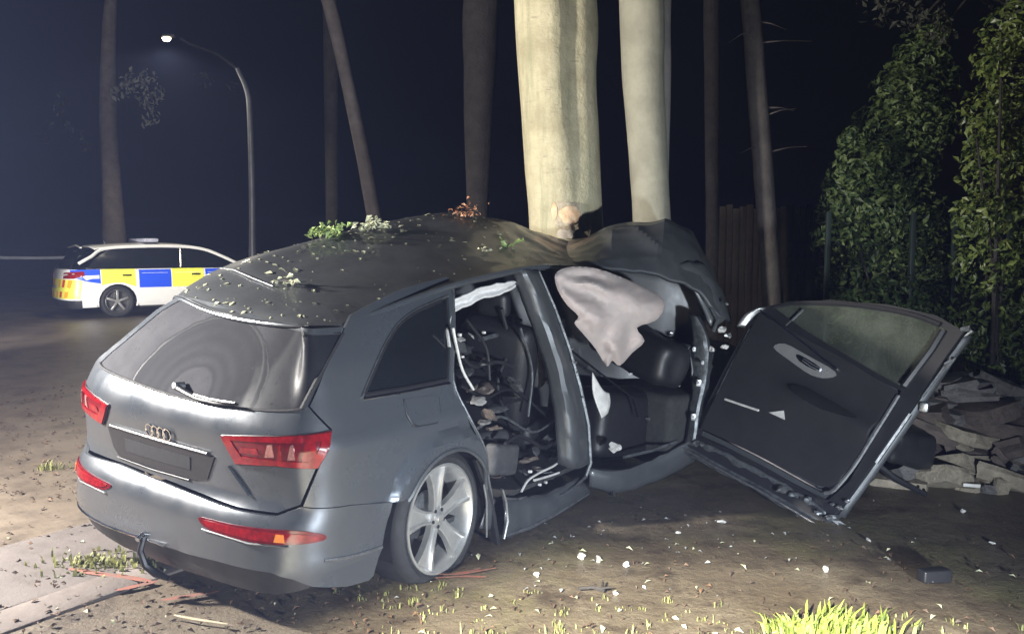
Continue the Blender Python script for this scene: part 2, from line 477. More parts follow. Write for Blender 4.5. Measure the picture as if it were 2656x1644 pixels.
# tow eye with its bent bracket, hanging on the far side of the valance
tw = body(-.05, .225, .01)
MB().tube([tw + Vector(q) for q in ((.06, 0, .05), (-.012, .0, .04), (-.03, .0, -.02), (-.01, -.01, -.10), (.02, -.05, -.14), (.05, -.12, -.16))], [.014, .017, .016, .018, .02, .012], 8).build('towing_bracket', BLACKP, bumper)
MB().tube([tw + Vector(q) for q in ((-.01, .01, .055), (-.045, .0, .04))], .014, 10).build('towing_eye', CHROME, bumper)
for sg in (1, -1):                                                  # low reflectors in the bumper
    pl = cat([(sg * a, b) for a, b in ((.383, .468), (.55, .474), (.703, .482), (.914, .488), (1.01, .468), (1.046, .450), (1.028, .430), (.879, .425), (.688, .419), (.45, .424), (.37, .45))], 3, True)
    rf = panel('bumper_reflector', pl, body, REDD, bumper, .04, (), .01, .010)
    panel('reflector_lens', [(.70 * sg + (a - .70 * sg) * .9, .453 + (b - .453) * .62) for a, b in pl], body, REDL, rf, .04, (), .004, .014)
    panel('amber_segment', [(sg * .815, .435), (sg * .865, .435), (sg * .858, .470), (sg * .822, .470)], body, AMBER, rf, .03, (), .004, .017)
    ribbon('reflector_trim', [(sg * .40, .418, .012), (sg * .688, .411, .012), (sg * .879, .417, .011)], body, .005, STEEL, rf)

# tailgate with the rear window, lamps, plate recess, badge
gl = [(-.80, 1.03), (-.70, 1.018), (-.335, .998), (.007, .983), (.393, .983), (.766, 1.004), (.935, 1.022), (1.04, 1.135), (1.27, 1.335), (.98, 1.345), (.751, 1.335), (.345, 1.345), (-.085, 1.39), (-.38, 1.40), (-.50, 1.335), (-.585, 1.24), (-.665, 1.16), (-.74, 1.10)]
tg_out = [(-.93, .588), (-.80, .550), (-.4, .563), (0, .556), (.29, .549), (.566, .541), (.80, .547), (.93, .596), (1.0, .768), (1.075, .930), (.972, 1.035), (1.09, 1.175), (1.29, 1.365), (.98, 1.37), (.751, 1.365), (.345, 1.37), (-.085, 1.41), (-.42, 1.42), (-.56, 1.335), (-.65, 1.24), (-.735, 1.165), (-.83, 1.095), (-.955, 1.02), (-1.07, .93), (-1.0, .768)]
tailgate = panel('tailgate', tg_out, body, PAINT, suv, .034, [gl], .014, -.003)


def rear_glass_material():
    """dark tinted glass under a film of dust that the wiper has swept in arcs"""
    m = bpy.data.materials.new('dusty_rear_glass'); m.use_nodes = True; nt = m.node_tree; L = nt.links; b = nt.nodes['Principled BSDF']
    tc = nt.nodes.new('ShaderNodeTexCoord'); sp_ = nt.nodes.new('ShaderNodeSeparateXYZ'); L.new(tc.outputs['Object'], sp_.inputs[0])

    def mth(op, a, b_=None, c=None):
        n = nt.nodes.new('ShaderNodeMath'); n.operation = op
        for i, q in enumerate((a, b_, c)):
            if q is None: continue
            if isinstance(q, (int, float)): n.inputs[i].default_value = q
            else: L.new(q, n.inputs[i])
        return n.outputs[0]

    def rng(v, a, b_, c=0., d=1.):
        n = nt.nodes.new('ShaderNodeMapRange'); n.interpolation_type = 'SMOOTHSTEP'; L.new(v, n.inputs[0])
        for i, q in enumerate((a, b_, c, d)): n.inputs[i + 1].default_value = q
        return n.outputs[0]
    nz = nt.nodes.new('ShaderNodeTexNoise'); nz.inputs['Scale'].default_value = 9; nz.inputs['Detail'].default_value = 7; L.new(tc.outputs['Object'], nz.inputs['Vector'])
    nf = nt.nodes.new('ShaderNodeTexNoise'); nf.inputs['Scale'].default_value = 60; nf.inputs['Detail'].default_value = 4; L.new(tc.outputs['Object'], nf.inputs['Vector'])
    dy = mth('MULTIPLY', mth('SUBTRACT', sp_.outputs[1], .86), 1.); dz = mth('MULTIPLY', mth('SUBTRACT', sp_.outputs[2], 1.01), 1.32)
    r = mth('ADD', mth('SQRT', mth('ADD', mth('MULTIPLY', dy, dy), mth('MULTIPLY', dz, dz))), mth('MULTIPLY', mth('SUBTRACT', nz.outputs['Fac'], .5), .05))
    swept = mth('MULTIPLY', rng(r, .13, .16), rng(r, .47, .455))
    rings = mth('ADD', mth('MULTIPLY', mth('SINE', mth('MULTIPLY', r, 74.)), .5), .5)
    rings = mth('MULTIPLY', rings, rng(r, .18, .34, .9, .35))
    edge = mth('MULTIPLY', rng(r, .43, .45), rng(r, .475, .46))
    base = rng(nz.outputs['Fac'], .3, .7, .55, .8)
    side = rng(sp_.outputs[1], .36, .66, .06, 1.)                    # dust film; its paler left paints in the floodlight's haze, fading out rightwards
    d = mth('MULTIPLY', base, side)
    d = mth('MULTIPLY', d, mth('SUBTRACT', 1., mth('MULTIPLY', swept, mth('SUBTRACT', .74, mth('MULTIPLY', rings, .30)))))
    d = mth('MULTIPLY', d, mth('SUBTRACT', 1., mth('MULTIPLY', edge, .75)))
    d = mth('MULTIPLY', d, rng(nf.outputs['Fac'], .62, .72, 1., .35))
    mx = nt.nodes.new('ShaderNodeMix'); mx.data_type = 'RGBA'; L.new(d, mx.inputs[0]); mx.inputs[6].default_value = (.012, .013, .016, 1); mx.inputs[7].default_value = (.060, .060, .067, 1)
    b.inputs['Specular IOR Level'].default_value = .16
    L.new(mx.outputs[2], b.inputs['Base Color']); L.new(rng(d, 0., .12, .30, .85), b.inputs['Roughness'])
    return m


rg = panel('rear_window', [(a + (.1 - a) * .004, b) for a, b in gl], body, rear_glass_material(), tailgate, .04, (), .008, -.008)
ribbon('window_seal', [(a, b, -.002) for a, b in gl[6:10]], body, .014, RUBBER, rg)
ribbon('window_seal', cat([(a, b, -.003) for a, b in gl[:7]], 4), body, .008, RUBBER, rg)
wa = body(.079, 1.03, .02); we = body(.53, 1.012, .012)
wp = MB().tube([wa + (we - wa) * t + Vector((-.012 - .02 * math.sin(3.1 * t), 0, -.022 * math.sin(3.1 * t))) for t in (0, .15, .4, .7, 1)], [.018, .014, .012, .010, .007], 8).build('wiper', BLACKP, tailgate)
MB().tube([wa + (we - wa) * t + Vector((-.03, 0, .012 - .02 * math.sin(3 * t))) for t in (.35, .6, .85, 1.02)], [.007, .009, .009, .005], 6).build('wiper_blade', BLACKP, wp)
MB().tube([wa + Vector((.02, 0, 0)), wa + Vector((-.03, 0, .01))], [.024, .016], 10).build('wiper_cap', STEEL, wp)

for sg in (1, -1):                                                  # rear lamp clusters
    pl = [(sg * a, b) for a, b in ((.463, .862), (.62, .884), (.796, .903), (.95, .918), (1.080, .928), (1.053, .850), (1.006, .767), (.90, .768), (.79, .765), (.66, .752), (.55, .739), (.508, .795))]
    lamp = panel('tail_lamp', pl, body, REDD, tailgate, .035, (), .02, .006)
    c = (sg * .79, .835)
    # bright lens band round the edge, reflectors inside
    hole = [(c[0] + (a - c[0]) * .80, c[1] + (b - c[1]) * .60) for a, b in pl]
    panel('lamp_lens', [(c[0] + (a - c[0]) * .985, c[1] + (b - c[1]) * .96) for a, b in pl], body, REDL, lamp, .03, [hole], .006, .012)
    for a0, a1, z0, z1, mm in ((.58, .70, .80, .835, REDL), (.735, .785, .80, .865, LAMPIN), (.80, .83, .79, .87, REDL), (.86, .90, .80, .875, LAMPIN), (.93, 1.0, .79, .895, REDL)):
        panel('lamp_reflector', [(sg * a0, z0), (sg * a1, z0 + .006), (sg * (a1 - .01), z1), (sg * (a0 + .015), z1 - .006)], body, mm, lamp, .03, (), .005, .010)
    panel('lamp_bar', [(sg * .60, .772), (sg * .98, .788), (sg * .985, .80), (sg * .595, .786)], body, REDL, lamp, .03, (), .005, .012)
    ribbon('lamp_joint', [(a, b, .003) for a, b in pl + pl[:1]], body, .004, BLACKP, lamp)

# dark plate recess without a plate, grip strip, badge of four rings, small model lettering strip
rec = panel('plate_recess', [(-.50, .742), (.40, .745), (.33, .62), (.22, .598), (-.40, .592), (-.46, .63)], body, BLACKP, tailgate, .05, (), .006, .004)
ribbon('grip_strip', [(-.46, .752, .006), (0, .755, .008), (.36, .756, .006)], body, .009, BLACKP, rec)
ribbon('recess_edge', [(-.42, .588, .004), (-.1, .585, .004), (.2, .592, .004)], body, .004, BLACKP, rec)
panel('plate_bracket', [(-.33, .705), (.22, .712), (.21, .645), (-.33, .635)], body, RUBBER, rec, .05, (), .004, .008)
badge = None
for k in range(4):
    c0 = -.085 + k * .048
    P = [(c0 + .031 * math.cos(w), .795 + .030 * math.sin(w), .008) for w in np.linspace(0, 2 * math.pi, 19)]
    o = ribbon('badge_ring', P, body, .0052, CHROME, tailgate)
ribbon('tailgate_crease', cat([(.50, .72, .002), (.56, .66, .004), (.62, .60, .002)], 4), body, .010, PAINT, tailgate, flat=.4)

# ------------------------------------------------------------------ roof, buckled against the tree
ROOF = [
    [(.53, .22, 1.365), (.40, .42, 1.36), (.37, .75, 1.358), (.38, 1.05, 1.375), (.45, 1.40, 1.41), (.62, 1.68, 1.36), (.70, 1.78, 1.22)],
    [(.60, .235, 1.385), (.50, .45, 1.405), (.49, .78, 1.425), (.52, 1.05, 1.455), (.58, 1.38, 1.49), (.70, 1.66, 1.43), (.78, 1.78, 1.26)],
    [(.84, .235, 1.435), (.84, .45, 1.475), (.85, .78, 1.535), (.87, 1.05, 1.585), (.90, 1.34, 1.625), (.95, 1.66, 1.53), (1.0, 1.77, 1.32)],
    [(1.40, .24, 1.535), (1.40, .45, 1.585), (1.42, .78, 1.66), (1.44, 1.05, 1.72), (1.47, 1.32, 1.757), (1.55, 1.64, 1.64), (1.6, 1.75, 1.40)],
    [(1.98, .25, 1.595), (2.0, .47, 1.655), (2.02, .78, 1.76), (2.05, 1.03, 1.83), (2.10, 1.30, 1.878), (2.25, 1.58, 1.74), (2.3, 1.68, 1.48)],
    [(2.34, .26, 1.615), (2.40, .46, 1.685), (2.50, .76, 1.82), (2.60, .98, 1.915), (2.76, 1.26, 1.945), (2.9, 1.46, 1.80), (2.95, 1.55, 1.5)],
    [(2.52, .27, 1.610), (2.62, .43, 1.668), (2.78, .68, 1.775), (2.96, .90, 1.875), (3.18, 1.10, 1.885), (3.3, 1.25, 1.70), (3.3, 1.3, 1.4)],
    [(2.80, .25, 1.600), (2.94, .36, 1.64), (3.18, .55, 1.69), (3.48, .74, 1.725), (3.80, .91, 1.745), (3.85, .96, 1.50), (3.85, .96, 1.2)],
    [(3.12, .13, 1.59), (3.20, .18, 1.66), (3.36, .28, 1.77), (3.54, .37, 1.865), (3.72, .44, 1.905), (3.85, .55, 1.70), (3.9, .6, 1.4)],
    [(3.45, -.08, 1.56), (3.56, -.04, 1.68), (3.72, .02, 1.83), (3.90, .10, 1.945), (4.10, .18, 1.975), (4.3, .3, 1.8), (4.35, .4, 1.5)],
    [(3.75, -.28, 1.44), (3.86, -.24, 1.56), (4.02, -.15, 1.70), (4.22, -.04, 1.82), (4.45, .08, 1.87), (4.6, .2, 1.7), (4.65, .3, 1.4)],
    [(3.92, -.42, 1.22), (4.03, -.38, 1.32), (4.18, -.28, 1.46), (4.38, -.16, 1.56), (4.6, .0, 1.60), (4.8, .1, 1.45), (4.85, .2, 1.2)],
]


def roof_grid(rows, nu, nv):
    fine = [cat(r, nv) for r in rows]
    cols = list(zip(*fine))
    return [list(c) for c in zip(*[cat(c, nu) for c in cols])]


def crumple(p, amp):
    q = Vector(p); rdg = 1 - abs(2.2 * noise.noise(q * 2.6)); r2 = 1 - abs(2 * noise.noise(q * 6 + Vector((3, 1, 7))))
    return q + Vector((0, 0, 1)) * amp * (1.1 * rdg + .5 * r2 - .8)


def roof_sharp(rows, nu, nv):
    """smooth behind, bent in straight facets where the sheet has buckled"""
    S_ = roof_grid(rows, nu, nv); nr_, nc_ = len(S_), len(S_[0]); out = []
    for i in range(nr_):
        a = min(i // nu, len(rows) - 2); t = i / nu - a; row = []
        for j in range(nc_):
            b = min(j // nv, len(rows[0]) - 2); w = j / nv - b
            q = [rows[a][b][k] * (1 - t) * (1 - w) + rows[a + 1][b][k] * t * (1 - w) + rows[a][b + 1][k] * (1 - t) * w + rows[a + 1][b + 1][k] * t * w for k in range(3)]
            f = .85 * smooth(4.2, 5.6, i / nu); row.append(tuple(S_[i][j][k] * (1 - f) + q[k] * f for k in range(3)))
        out.append(row)
    return out


def roof_amp(p): return .004 + .016 * smooth(2.2, 3.1, p[0])


G = roof_sharp(ROOF, 6, 6); nr, nc = len(G), len(G[0])
ROOFV = [crumple(p, roof_amp(p)) for r in G for p in r]
GF = roof_sharp(ROOF, 12, 10); fr, fc = len(GF), len(GF[0])
roof = mesh_obj('roof', [crumple(p, roof_amp(p)) for r in GF for p in r], [(i * fc + j, (i + 1) * fc + j, (i + 1) * fc + j + 1, i * fc + j + 1) for i in range(fr - 1) for j in range(fc - 1)], PAINT_D, suv, smooth_angle=9)
so = roof.modifiers.new('thickness', 'SOLIDIFY'); so.thickness = .03; so.offset = -1


def roof_at(i, j):
    """point and normal on the roof sheet at fractional row and column"""
    i0 = min(int(i), nr - 2); j0 = min(int(j), nc - 2)
    a = ROOFV[i0 * nc + j0]; b = ROOFV[(i0 + 1) * nc + j0]; c = ROOFV[i0 * nc + j0 + 1]; d = ROOFV[(i0 + 1) * nc + j0 + 1]
    u = i - i0; v = j - j0
    return a * (1 - u) * (1 - v) + b * u * (1 - v) + c * (1 - u) * v + d * u * v, (b - a).cross(c - a).normalized()


# spoiler lip, its rear underside, high-level lamp and aerial fin joint
lipP = [Vector(p) for p in cat(ROOF[0][:6], 5)]
MB().tube([p + Vector((-.012, 0, -.004)) for p in lipP], .011, 8, True).build('spoiler_lip', PAINT, roof)
lo = MB()
under = [p + Vector((.10, 0, -.075)) for p in lipP]; nl = len(lipP)
lo.add(lipP + under, [(i, i + 1, nl + i + 1, nl + i) for i in range(nl - 1)])
lo.build('spoiler_underside', BLACKG, roof)
MB().tube([Vector(p) + Vector((0, 0, .012)) for p in (G[9][14], G[9][18], G[9][22], G[9][25])], .0045, 6).build('roof_joint', STEEL, roof)
MB().tube([Vector(G[i][0]) + Vector((-.004, -.012, .0)) for i in range(2, 44)], .016, 8).build('roof_rail', PAINT, roof)
# far side of the body, floor, so that the shell is closed
panel('far_side_panel', [(-.95, .6), (-1.1, .93), (-1.0, 1.0), (-1.3, 1.03), (-2.2, 1.2), (-2.9, 1.2), (-2.9, .2), (-1.42, .25), (-1.19, .56)], body, PAINT, suv, .08)
fl = MB(); fl.box((1.55, .99, .22), (2.6, 1.75, .03)).box((.55, .99, .55), (.75, 1.6, .04)).box((.93, .99, .40), (.04, 1.6, .35))
fl.build('floor_pan', CARPET, suv)

# ------------------------------------------------------------------ rear wheel on its flat tyre
wheel = bpy.data.objects.new('rear_wheel', None); COL.objects.link(wheel); wheel.parent = suv
wheel.location = (WX, .02, WZ); wheel.rotation_euler = (R(-3), 0, R(2.5))


def lathe(prof, n=64, warp=None):
    V = []; Fc = []
    for k in range(n):
        w = 2 * math.pi * k / n
        for r_, y in prof:
            p = Vector((r_ * math.cos(w), y, r_ * math.sin(w)))
            V.append(warp(p) if warp else p)
    m_ = len(prof)
    for k in range(n):
        for i in range(m_ - 1):
            a = k * m_ + i; b = ((k + 1) % n) * m_ + i; Fc.append((a, b, b + 1, a + 1))
    return V, Fc


def flat_tyre(p):
    g = -WZ + .012
    if p.z < g:
        over = g - p.z; s = -1 if p.y < .13 else 1
        return Vector((p.x, p.y + s * over * .6, g))
    return p


V, Fc = lathe([(.285, .03), (.300, .005), (.325, -.004), (.350, .006), (.368, .03), (.374, .06), (.376, .14), (.374, .22), (.36, .262), (.32, .28), (.285, .25)], 72, flat_tyre)
mesh_obj('tyre', V, Fc, RUBBER, wheel)
V, Fc = lathe([(.250, .20), (.250, .06), (.262, .03), (.272, .012), (.284, -.002), (.296, .0), (.298, .012), (.290, .03)], 72)
mesh_obj('rim', V, Fc, ALLOY, wheel)
V, Fc = lathe([(0, .11), (.13, .11), (.135, .12)], 40)
mesh_obj('brake_disc', V, Fc, STEEL, wheel)
V, Fc = lathe([(0, .135), (.25, .135)], 40); mesh_obj('wheel_barrel', V, Fc, BLACKP, wheel)


def spoke_mesh():
    sec = [(.045, .036, .030), (.09, .034, .024), (.15, .040, .018), (.21, .056, .012), (.262, .078, .008), (.275, .084, .010)]
    V = []; Fc = []
    for r_, w, y in sec:                                             # profile across: raised edges, sunken middle
        V += [(-w * 1.02, y + .035, r_), (-w, y, r_), (-w * .72, y - .002, r_), (-w * .60, y + .012, r_), (w * .60, y + .012, r_), (w * .72, y - .002, r_), (w, y, r_), (w * 1.02, y + .035, r_)]
    for i in range(len(sec) - 1):
        for k in range(7): Fc.append((i * 8 + k, i * 8 + k + 1, (i + 1) * 8 + k + 1, (i + 1) * 8 + k))
    return V, Fc


V, Fc = spoke_mesh()
sp0 = mesh_obj('spoke', V, Fc, ALLOY, wheel, smooth_angle=25)
for k in range(5):
    o = sp0 if k == 0 else sp0.copy()
    if k: COL.objects.link(o)
    o.rotation_euler = (0, R(-4 + 72 * k), 0)
V, Fc = lathe([(0, .006), (.022, .006), (.026, .012), (.03, .026), (.058, .030), (.062, .05)], 32)
mesh_obj('hub', V, Fc, ALLOY, wheel)
nut = None
for k in range(5):
    if nut is None: nut = MB().tube([(0, .035, 0), (0, .022, 0)], .010, 6).build('wheel_nut', BLACKP, wheel); o = nut
    else: o = nut.copy(); COL.objects.link(o)
    w = R(36 + 72 * k + 4); o.location = (.048 * math.sin(w), 0, .048 * math.cos(w))

# ------------------------------------------------------------------ torn middle of the wreck: pillars, sill, cabin
CAML = loc((0, 0, CAMH))


def sp_(px, py, y):
    """point of the wreck (its own axes) seen at a pixel, at lateral place y"""
    d = SUVI.to_3x3() @ ray(px, py); return CAML + d * ((y - CAML.y) / d.y)


def wp_(px, py, d): return loc(at(px, py, d))


def loft(name, rows, m, parent, thick=0., crush=0., n=5, k=4, angle=40):
    """surface through rows of points"""
    rows = [cat(r, k) for r in rows]; cols = list(zip(*rows)); g = [list(c) for c in zip(*[cat(c, n) for c in cols])] if len(rows) > 2 else rows
    if len(rows) == 2: g = [[tuple(Vector(a) * (1 - t / n) + Vector(b) * (t / n)) for a, b in zip(*rows)] for t in range(n + 1)]
    a, b = len(g), len(g[0]); V = []
    for r_ in g:
        for p in r_:
            p = Vector(p)
            if crush: p = p + Vector((noise.noise(p * 11), noise.noise(p * 11 + Vector((9, 0, 0))), noise.noise(p * 11 + Vector((0, 9, 0))))) * crush
            V.append(p)
    Fc = [(i * b + j, i * b + j + 1, (i + 1) * b + j + 1, (i + 1) * b + j) for i in range(a - 1) for j in range(b - 1)]
    o = mesh_obj(name, V, Fc, m, parent, smooth_angle=angle)
    if thick:
        s = o.modifiers.new('thickness', 'SOLIDIFY'); s.thickness = thick; s.offset = 0
    return o


# rear door opening: jamb sheet turning inwards from the quarter panel, seal, bent strips
edge = [(2.20, 1.50), (2.09, 1.26), (1.985, 1.027), (2.045, .834), (2.165, .629), (2.262, .44), (2.33, .26), (2.39, .10)]
E0 = [body(a, b, .0) for a, b in edge]
loft('door_jamb', [E0, [p + Vector((.05, .03, -.01)) for p in E0], [p + Vector((.075, .11, -.02)) for p in E0]], PAINT_D, suv, .006, .006, 4, 4)
MB().tube([p + Vector((.03, .015, 0)) for p in [Vector(q) for q in cat(E0, 4)]], .009, 6).build('door_seal', GALV, suv)
MB().tube([p + Vector((.085, .09, -.01)) for p in [Vector(q) for q in cat(E0, 4)]], .014, 6).build('inner_seal', BLACKP, suv)
lowq = [(2.262, .44), (2.30, .36), (2.345, .24), (2.375, .10)]
loft('rocker_end', [[body(sw + .385 * math.cos(R(w_)), WZ + .385 * math.sin(R(w_)), 0) for w_ in (22, 8, -8, -24)], [body(a, b, .0) for a, b in lowq]], PAINT_D, suv, .01, .01)
MB().tube([sp_(1302, 1268, .0), sp_(1310, 1300, .0), sp_(1314, 1350, .0), sp_(1306, 1396, .0)], [.012, .016, .016, .010], 6, True, .5).build('torn_strip', STEEL, suv)
MB().tube([sp_(1232, 1190, .02), sp_(1262, 1270, .02), sp_(1275, 1330, .02), sp_(1288, 1408, .03)], [.02, .03, .03, .028], 6, True, .5).build('torn_strip', BLACKP, suv)
MB().tube([sp_(1255, 1255, -.01), sp_(1262, 1300, -.01), sp_(1262, 1392, -.01)], .006, 6).build('torn_strip', STEEL, suv)

# B-pillar, split and bowed
Lp = [(1326, 706, .27), (1348, 760, .24), (1384, 860, .19), (1416, 960, .13), (1438, 1080, .06), (1448, 1200, .02)]
Mp = [(1362, 700, .24), (1395, 775, .20), (1430, 870, .14), (1460, 970, .08), (1482, 1085, .02), (1492, 1215, .0)]
Rp = [(1396, 703, .25), (1438, 800, .21), (1474, 900, .15), (1502, 1000, .09), (1524, 1100, .03), (1530, 1200, .0)]
pil = loft('b_pillar', [[sp_(a, b, y + .05) for a, b, y in Lp], [sp_(a, b, y - .02) for a, b, y in Mp], [sp_(a, b, y) for a, b, y in Rp]], PAINT_D, suv, .016, .010, 4, 5)
pil['label'] = 'bowed and split centre pillar with torn bright edge'
MB().tube([sp_(a + 2, b, y - .02) for a, b, y in Rp] + [sp_(1520, 1235, 0), sp_(1490, 1262, .0), sp_(1455, 1285, .0)], [.008, .011, .013, .015, .014, .014, .012, .010, .008], 6).build('pillar_edge', GALV, pil)
MB().tube([sp_(a, b, y - .012) for a, b, y in [(1412, 780, .2), (1450, 880, .14), (1478, 990, .08), (1498, 1100, .03), (1508, 1190, .01)]], .008, 6).build('pillar_seal', BLACKP, pil)
for (a, b, s) in ((1484, 905, .012), (1492, 940, .016), (1497, 965, .012), (1503, 1105, .014), (1512, 1030, .010), (1506, 1195, .018), (1490, 1160, .012)):
    MB().box(sp_(a, b, .03), (s * 1.6, s, s), Matrix.Rotation(a * .7, 3, 'X'), s * .2).build('torn_metal_chip', STEEL, pil)

# sill under the door opening, dragged down
S0 = [(1306, 1300), (1365, 1292), (1430, 1276), (1500, 1240)]; S1 = [(1308, 1345), (1370, 1335), (1440, 1312), (1520, 1262)]; S2 = [(1312, 1392), (1372, 1372), (1440, 1338), (1528, 1284)]
loft('sill', [[sp_(a, b, .16) for a, b in S0], [sp_(a, b, .04) for a, b in S0], [sp_(a, b, .0) for a, b in S1], [sp_(a, b, .03) for a, b in S2]], PAINT_D, suv, .01, .018, 4, 5)
MB().tube([sp_(a, b - 4, .01) for a, b in S2], [.008, .012, .010, .006], 6).build('sill_edge', STEEL, suv)
MB().tube([sp_(1310, 1292, .05), sp_(1345, 1296, .04), sp_(1365, 1290, .05)], .010, 6).build('sill_edge', STEEL, suv)
MB().tube([sp_(1395, 1312, .02), sp_(1430, 1300, .02), sp_(1450, 1290, .02)], .010, 6).build('sill_edge', STEEL, suv)


def cushion(name, c, s, rot, m, parent, bev=.06, wob=.012):
    M = Matrix.Rotation(rot[2], 3, 'Z') @ Matrix.Rotation(rot[1], 3, 'Y') @ Matrix.Rotation(rot[0], 3, 'X')
    bm = bmesh.new(); bmesh.ops.create_cube(bm, size=1)
    for v in bm.verts: v.co = Vector((v.co.x * s[0], v.co.y * s[1], v.co.z * s[2]))
    bmesh.ops.bevel(bm, geom=list(bm.edges), offset=min(bev, min(s) * .45), segments=4, affect='EDGES', profile=.5)
    bmesh.ops.subdivide_edges(bm, edges=[e for e in bm.edges if e.calc_length() > .12], cuts=2, use_grid_fill=True)
    for v in bm.verts:
        q = v.co.copy(); v.co = Vector(c) + M @ (q + q.normalized() * wob * noise.noise(q * 6 + Vector(c)))
    bm.verts.index_update()
    V = [v.co.copy() for v in bm.verts]; Fc = [[l.vert.index for l in f.loops] for f in bm.faces]; bm.free()
    return mesh_obj(name, V, Fc, m, parent, smooth_angle=50)


seat = cushion('rear_seat', (1.95, .70, .42), (.55, .72, .26), (0, .1, .1), SEATG, suv)
cushion('seat_back', (1.62, .85, .80), (.20, .85, .62), (0, -.25, .1), LEATHER, seat)
cushion('headrest', (1.50, .55, 1.20), (.11, .26, .18), (0, -.2, .1), LEATHER, seat, .05)
st2 = cushion('front_seat', (2.62, .62, .45), (.5, .5, .2), (0, -.1, .2), LEATHER, suv)
cushion('seat_back', (2.30, .55, .86), (.22, .52, .80), (.15, -.20, .15), LEATHER, st2, .09, .03)
cushion('headrest', (2.20, .52, 1.36), (.11, .24, .18), (.1, -.2, .1), LEATHER, st2, .05)
cushion('seat_side_bolster', sp_(1392, 945, .34), (.10, .12, .34), (.1, -.35, .1), SEATG, st2, .05)
cushion('seat_base_trim', sp_(1300, 1190, .22), (.30, .10, .20), (0, .2, .05), SEATG, suv, .03)
# far side seen through the opening: window pane, frame, bent grab rail
panel('far_door_window', [(1.35, 1.0), (1.5, 1.36), (2.35, 1.45), (2.35, 1.05)], lambda u, v, o: Vector((u, 1.5 - o, v)), mat('hazy_pane', (.16, .18, .17), .35, vary=(5, .4)), suv, .1, (), .01)
MB().tube([(1.32, 1.46, 1.02), (1.48, 1.46, 1.38), (2.38, 1.45, 1.47)], .022, 6).tube([(1.32, 1.46, 1.02), (2.4, 1.45, 1.05)], .022, 6).tube([(2.0, 1.45, 1.02), (2.02, 1.45, 1.44)], .03, 6).build('far_door_frame', BLACKP, suv)
panel('far_door_card', [(1.3, .2), (1.3, 1.0), (2.5, 1.03), (2.5, .2)], lambda u, v, o: Vector((u, 1.52 - o - .1 * math.sin(3 * (u - 1.3)), v)), DOORCARD, suv, .15, (), .03)
MB().tube([sp_(1188, 862, .9), sp_(1250, 845, .9), sp_(1300, 820, .9), sp_(1352, 830, .9)], .012, 6).build('bent_rail', BLACKP, suv)
MB().tube([sp_(1330, 822, .7), sp_(1334, 880, .7)], .010, 6).build('belt_guide', PALE, suv)
# deflated curtain airbag along the door top
T0 = [(1162, 785), (1200, 766), (1250, 748), (1300, 735), (1335, 728)]; T1 = [(1172, 812), (1212, 790), (1258, 772), (1298, 764), (1338, 742)]
loft('curtain_airbag_edge', [[sp_(a, b, .28) for a, b in T0], [sp_(a + 4, (b + d) / 2, .32) for (a, b), (c, d) in zip(T0, T1)], [sp_(a, b, .29) for a, b in T1]], mat('airbag_white', (.62, .61, .60), .8, vary=(20, .2), bump=(50, .3, .004)), suv, .012, .015)
MB().tube([sp_(1160, 782, .24), sp_(1168, 820, .2), sp_(1160, 860, .16), sp_(1166, 900, .12)], .010, 6).build('torn_trim', PALE, suv)
TORN = [mat('torn_brown_trim', (.12, .095, .08), .8, vary=(30, .5), bump=(80, .5, .005)), SEATG, mat('torn_grey_trim', (.26, .25, .24), .7, vary=(30, .5)), BLACKP, GALV]


def shard(name, c, s, seed, m, parent, flat=.4):
    """crumpled fragment"""
    rr = random.Random(seed); bm = bmesh.new(); bmesh.ops.create_icosphere(bm, subdivisions=2, radius=1)
    M = Matrix.Rotation(rr.uniform(0, 6), 3, 'Z') @ Matrix.Rotation(rr.uniform(-1, 1), 3, 'X')
    o3 = Vector((rr.uniform(0, 50), rr.uniform(0, 50), 0)); V = []
    for v in bm.verts:
        q = v.co * (1 + .7 * noise.noise(v.co * 1.6 + o3)); V.append(Vector(c) + M @ Vector((q.x * s, q.y * s * .7, q.z * s * flat)))
    bm.verts.index_update(); Fc = [[l.vert.index for l in f.loops] for f in bm.faces]; bm.free()
    return mesh_obj(name, V, Fc, m, parent, smooth_angle=25)


rr = random.Random(11)
for k, (a, b, y, s, mi) in enumerate(((1190, 880, .25, .035, 2), (1222, 870, .3, .03, 2), (1205, 905, .3, .05, 3), (1235, 930, .35, .06, 0), (1212, 965, .3, .05, 1), (1225, 1005, .25, .06, 0), (1255, 1010, .3, .07, 0), (1240, 1040, .2, .05, 2), (1268, 1075, .22, .07, 0), (1290, 1060, .25, .06, 1), (1255, 1095, .15, .045, 2), (1282, 1110, .15, .05, 0), (1375, 1190, .2, .07, 0), (1395, 1215, .18, .05, 2), (1362, 1225, .18, .05, 1), (1420, 1235, .15, .06, 4), (1345, 1180, .3, .08, 3), (1440, 1180, .3, .07, 1), (1270, 960, .5, .07, 3))):
    shard('torn_trim', sp_(a, b, y), s, k, TORN[mi], suv, .28)
for W_ in (((1352, 1275), (1370, 1245), (1400, 1225), (1440, 1205), (1462, 1180)), ((1385, 1245), (1420, 1235), (1450, 1225)), ((1175, 850), (1185, 900), (1200, 960), (1228, 1010))):
    MB().tube([Vector(q) for q in cat([sp_(a, b, .10) for a, b in W_], 4)], .008, 6).build('loose_wire', PALE, suv)
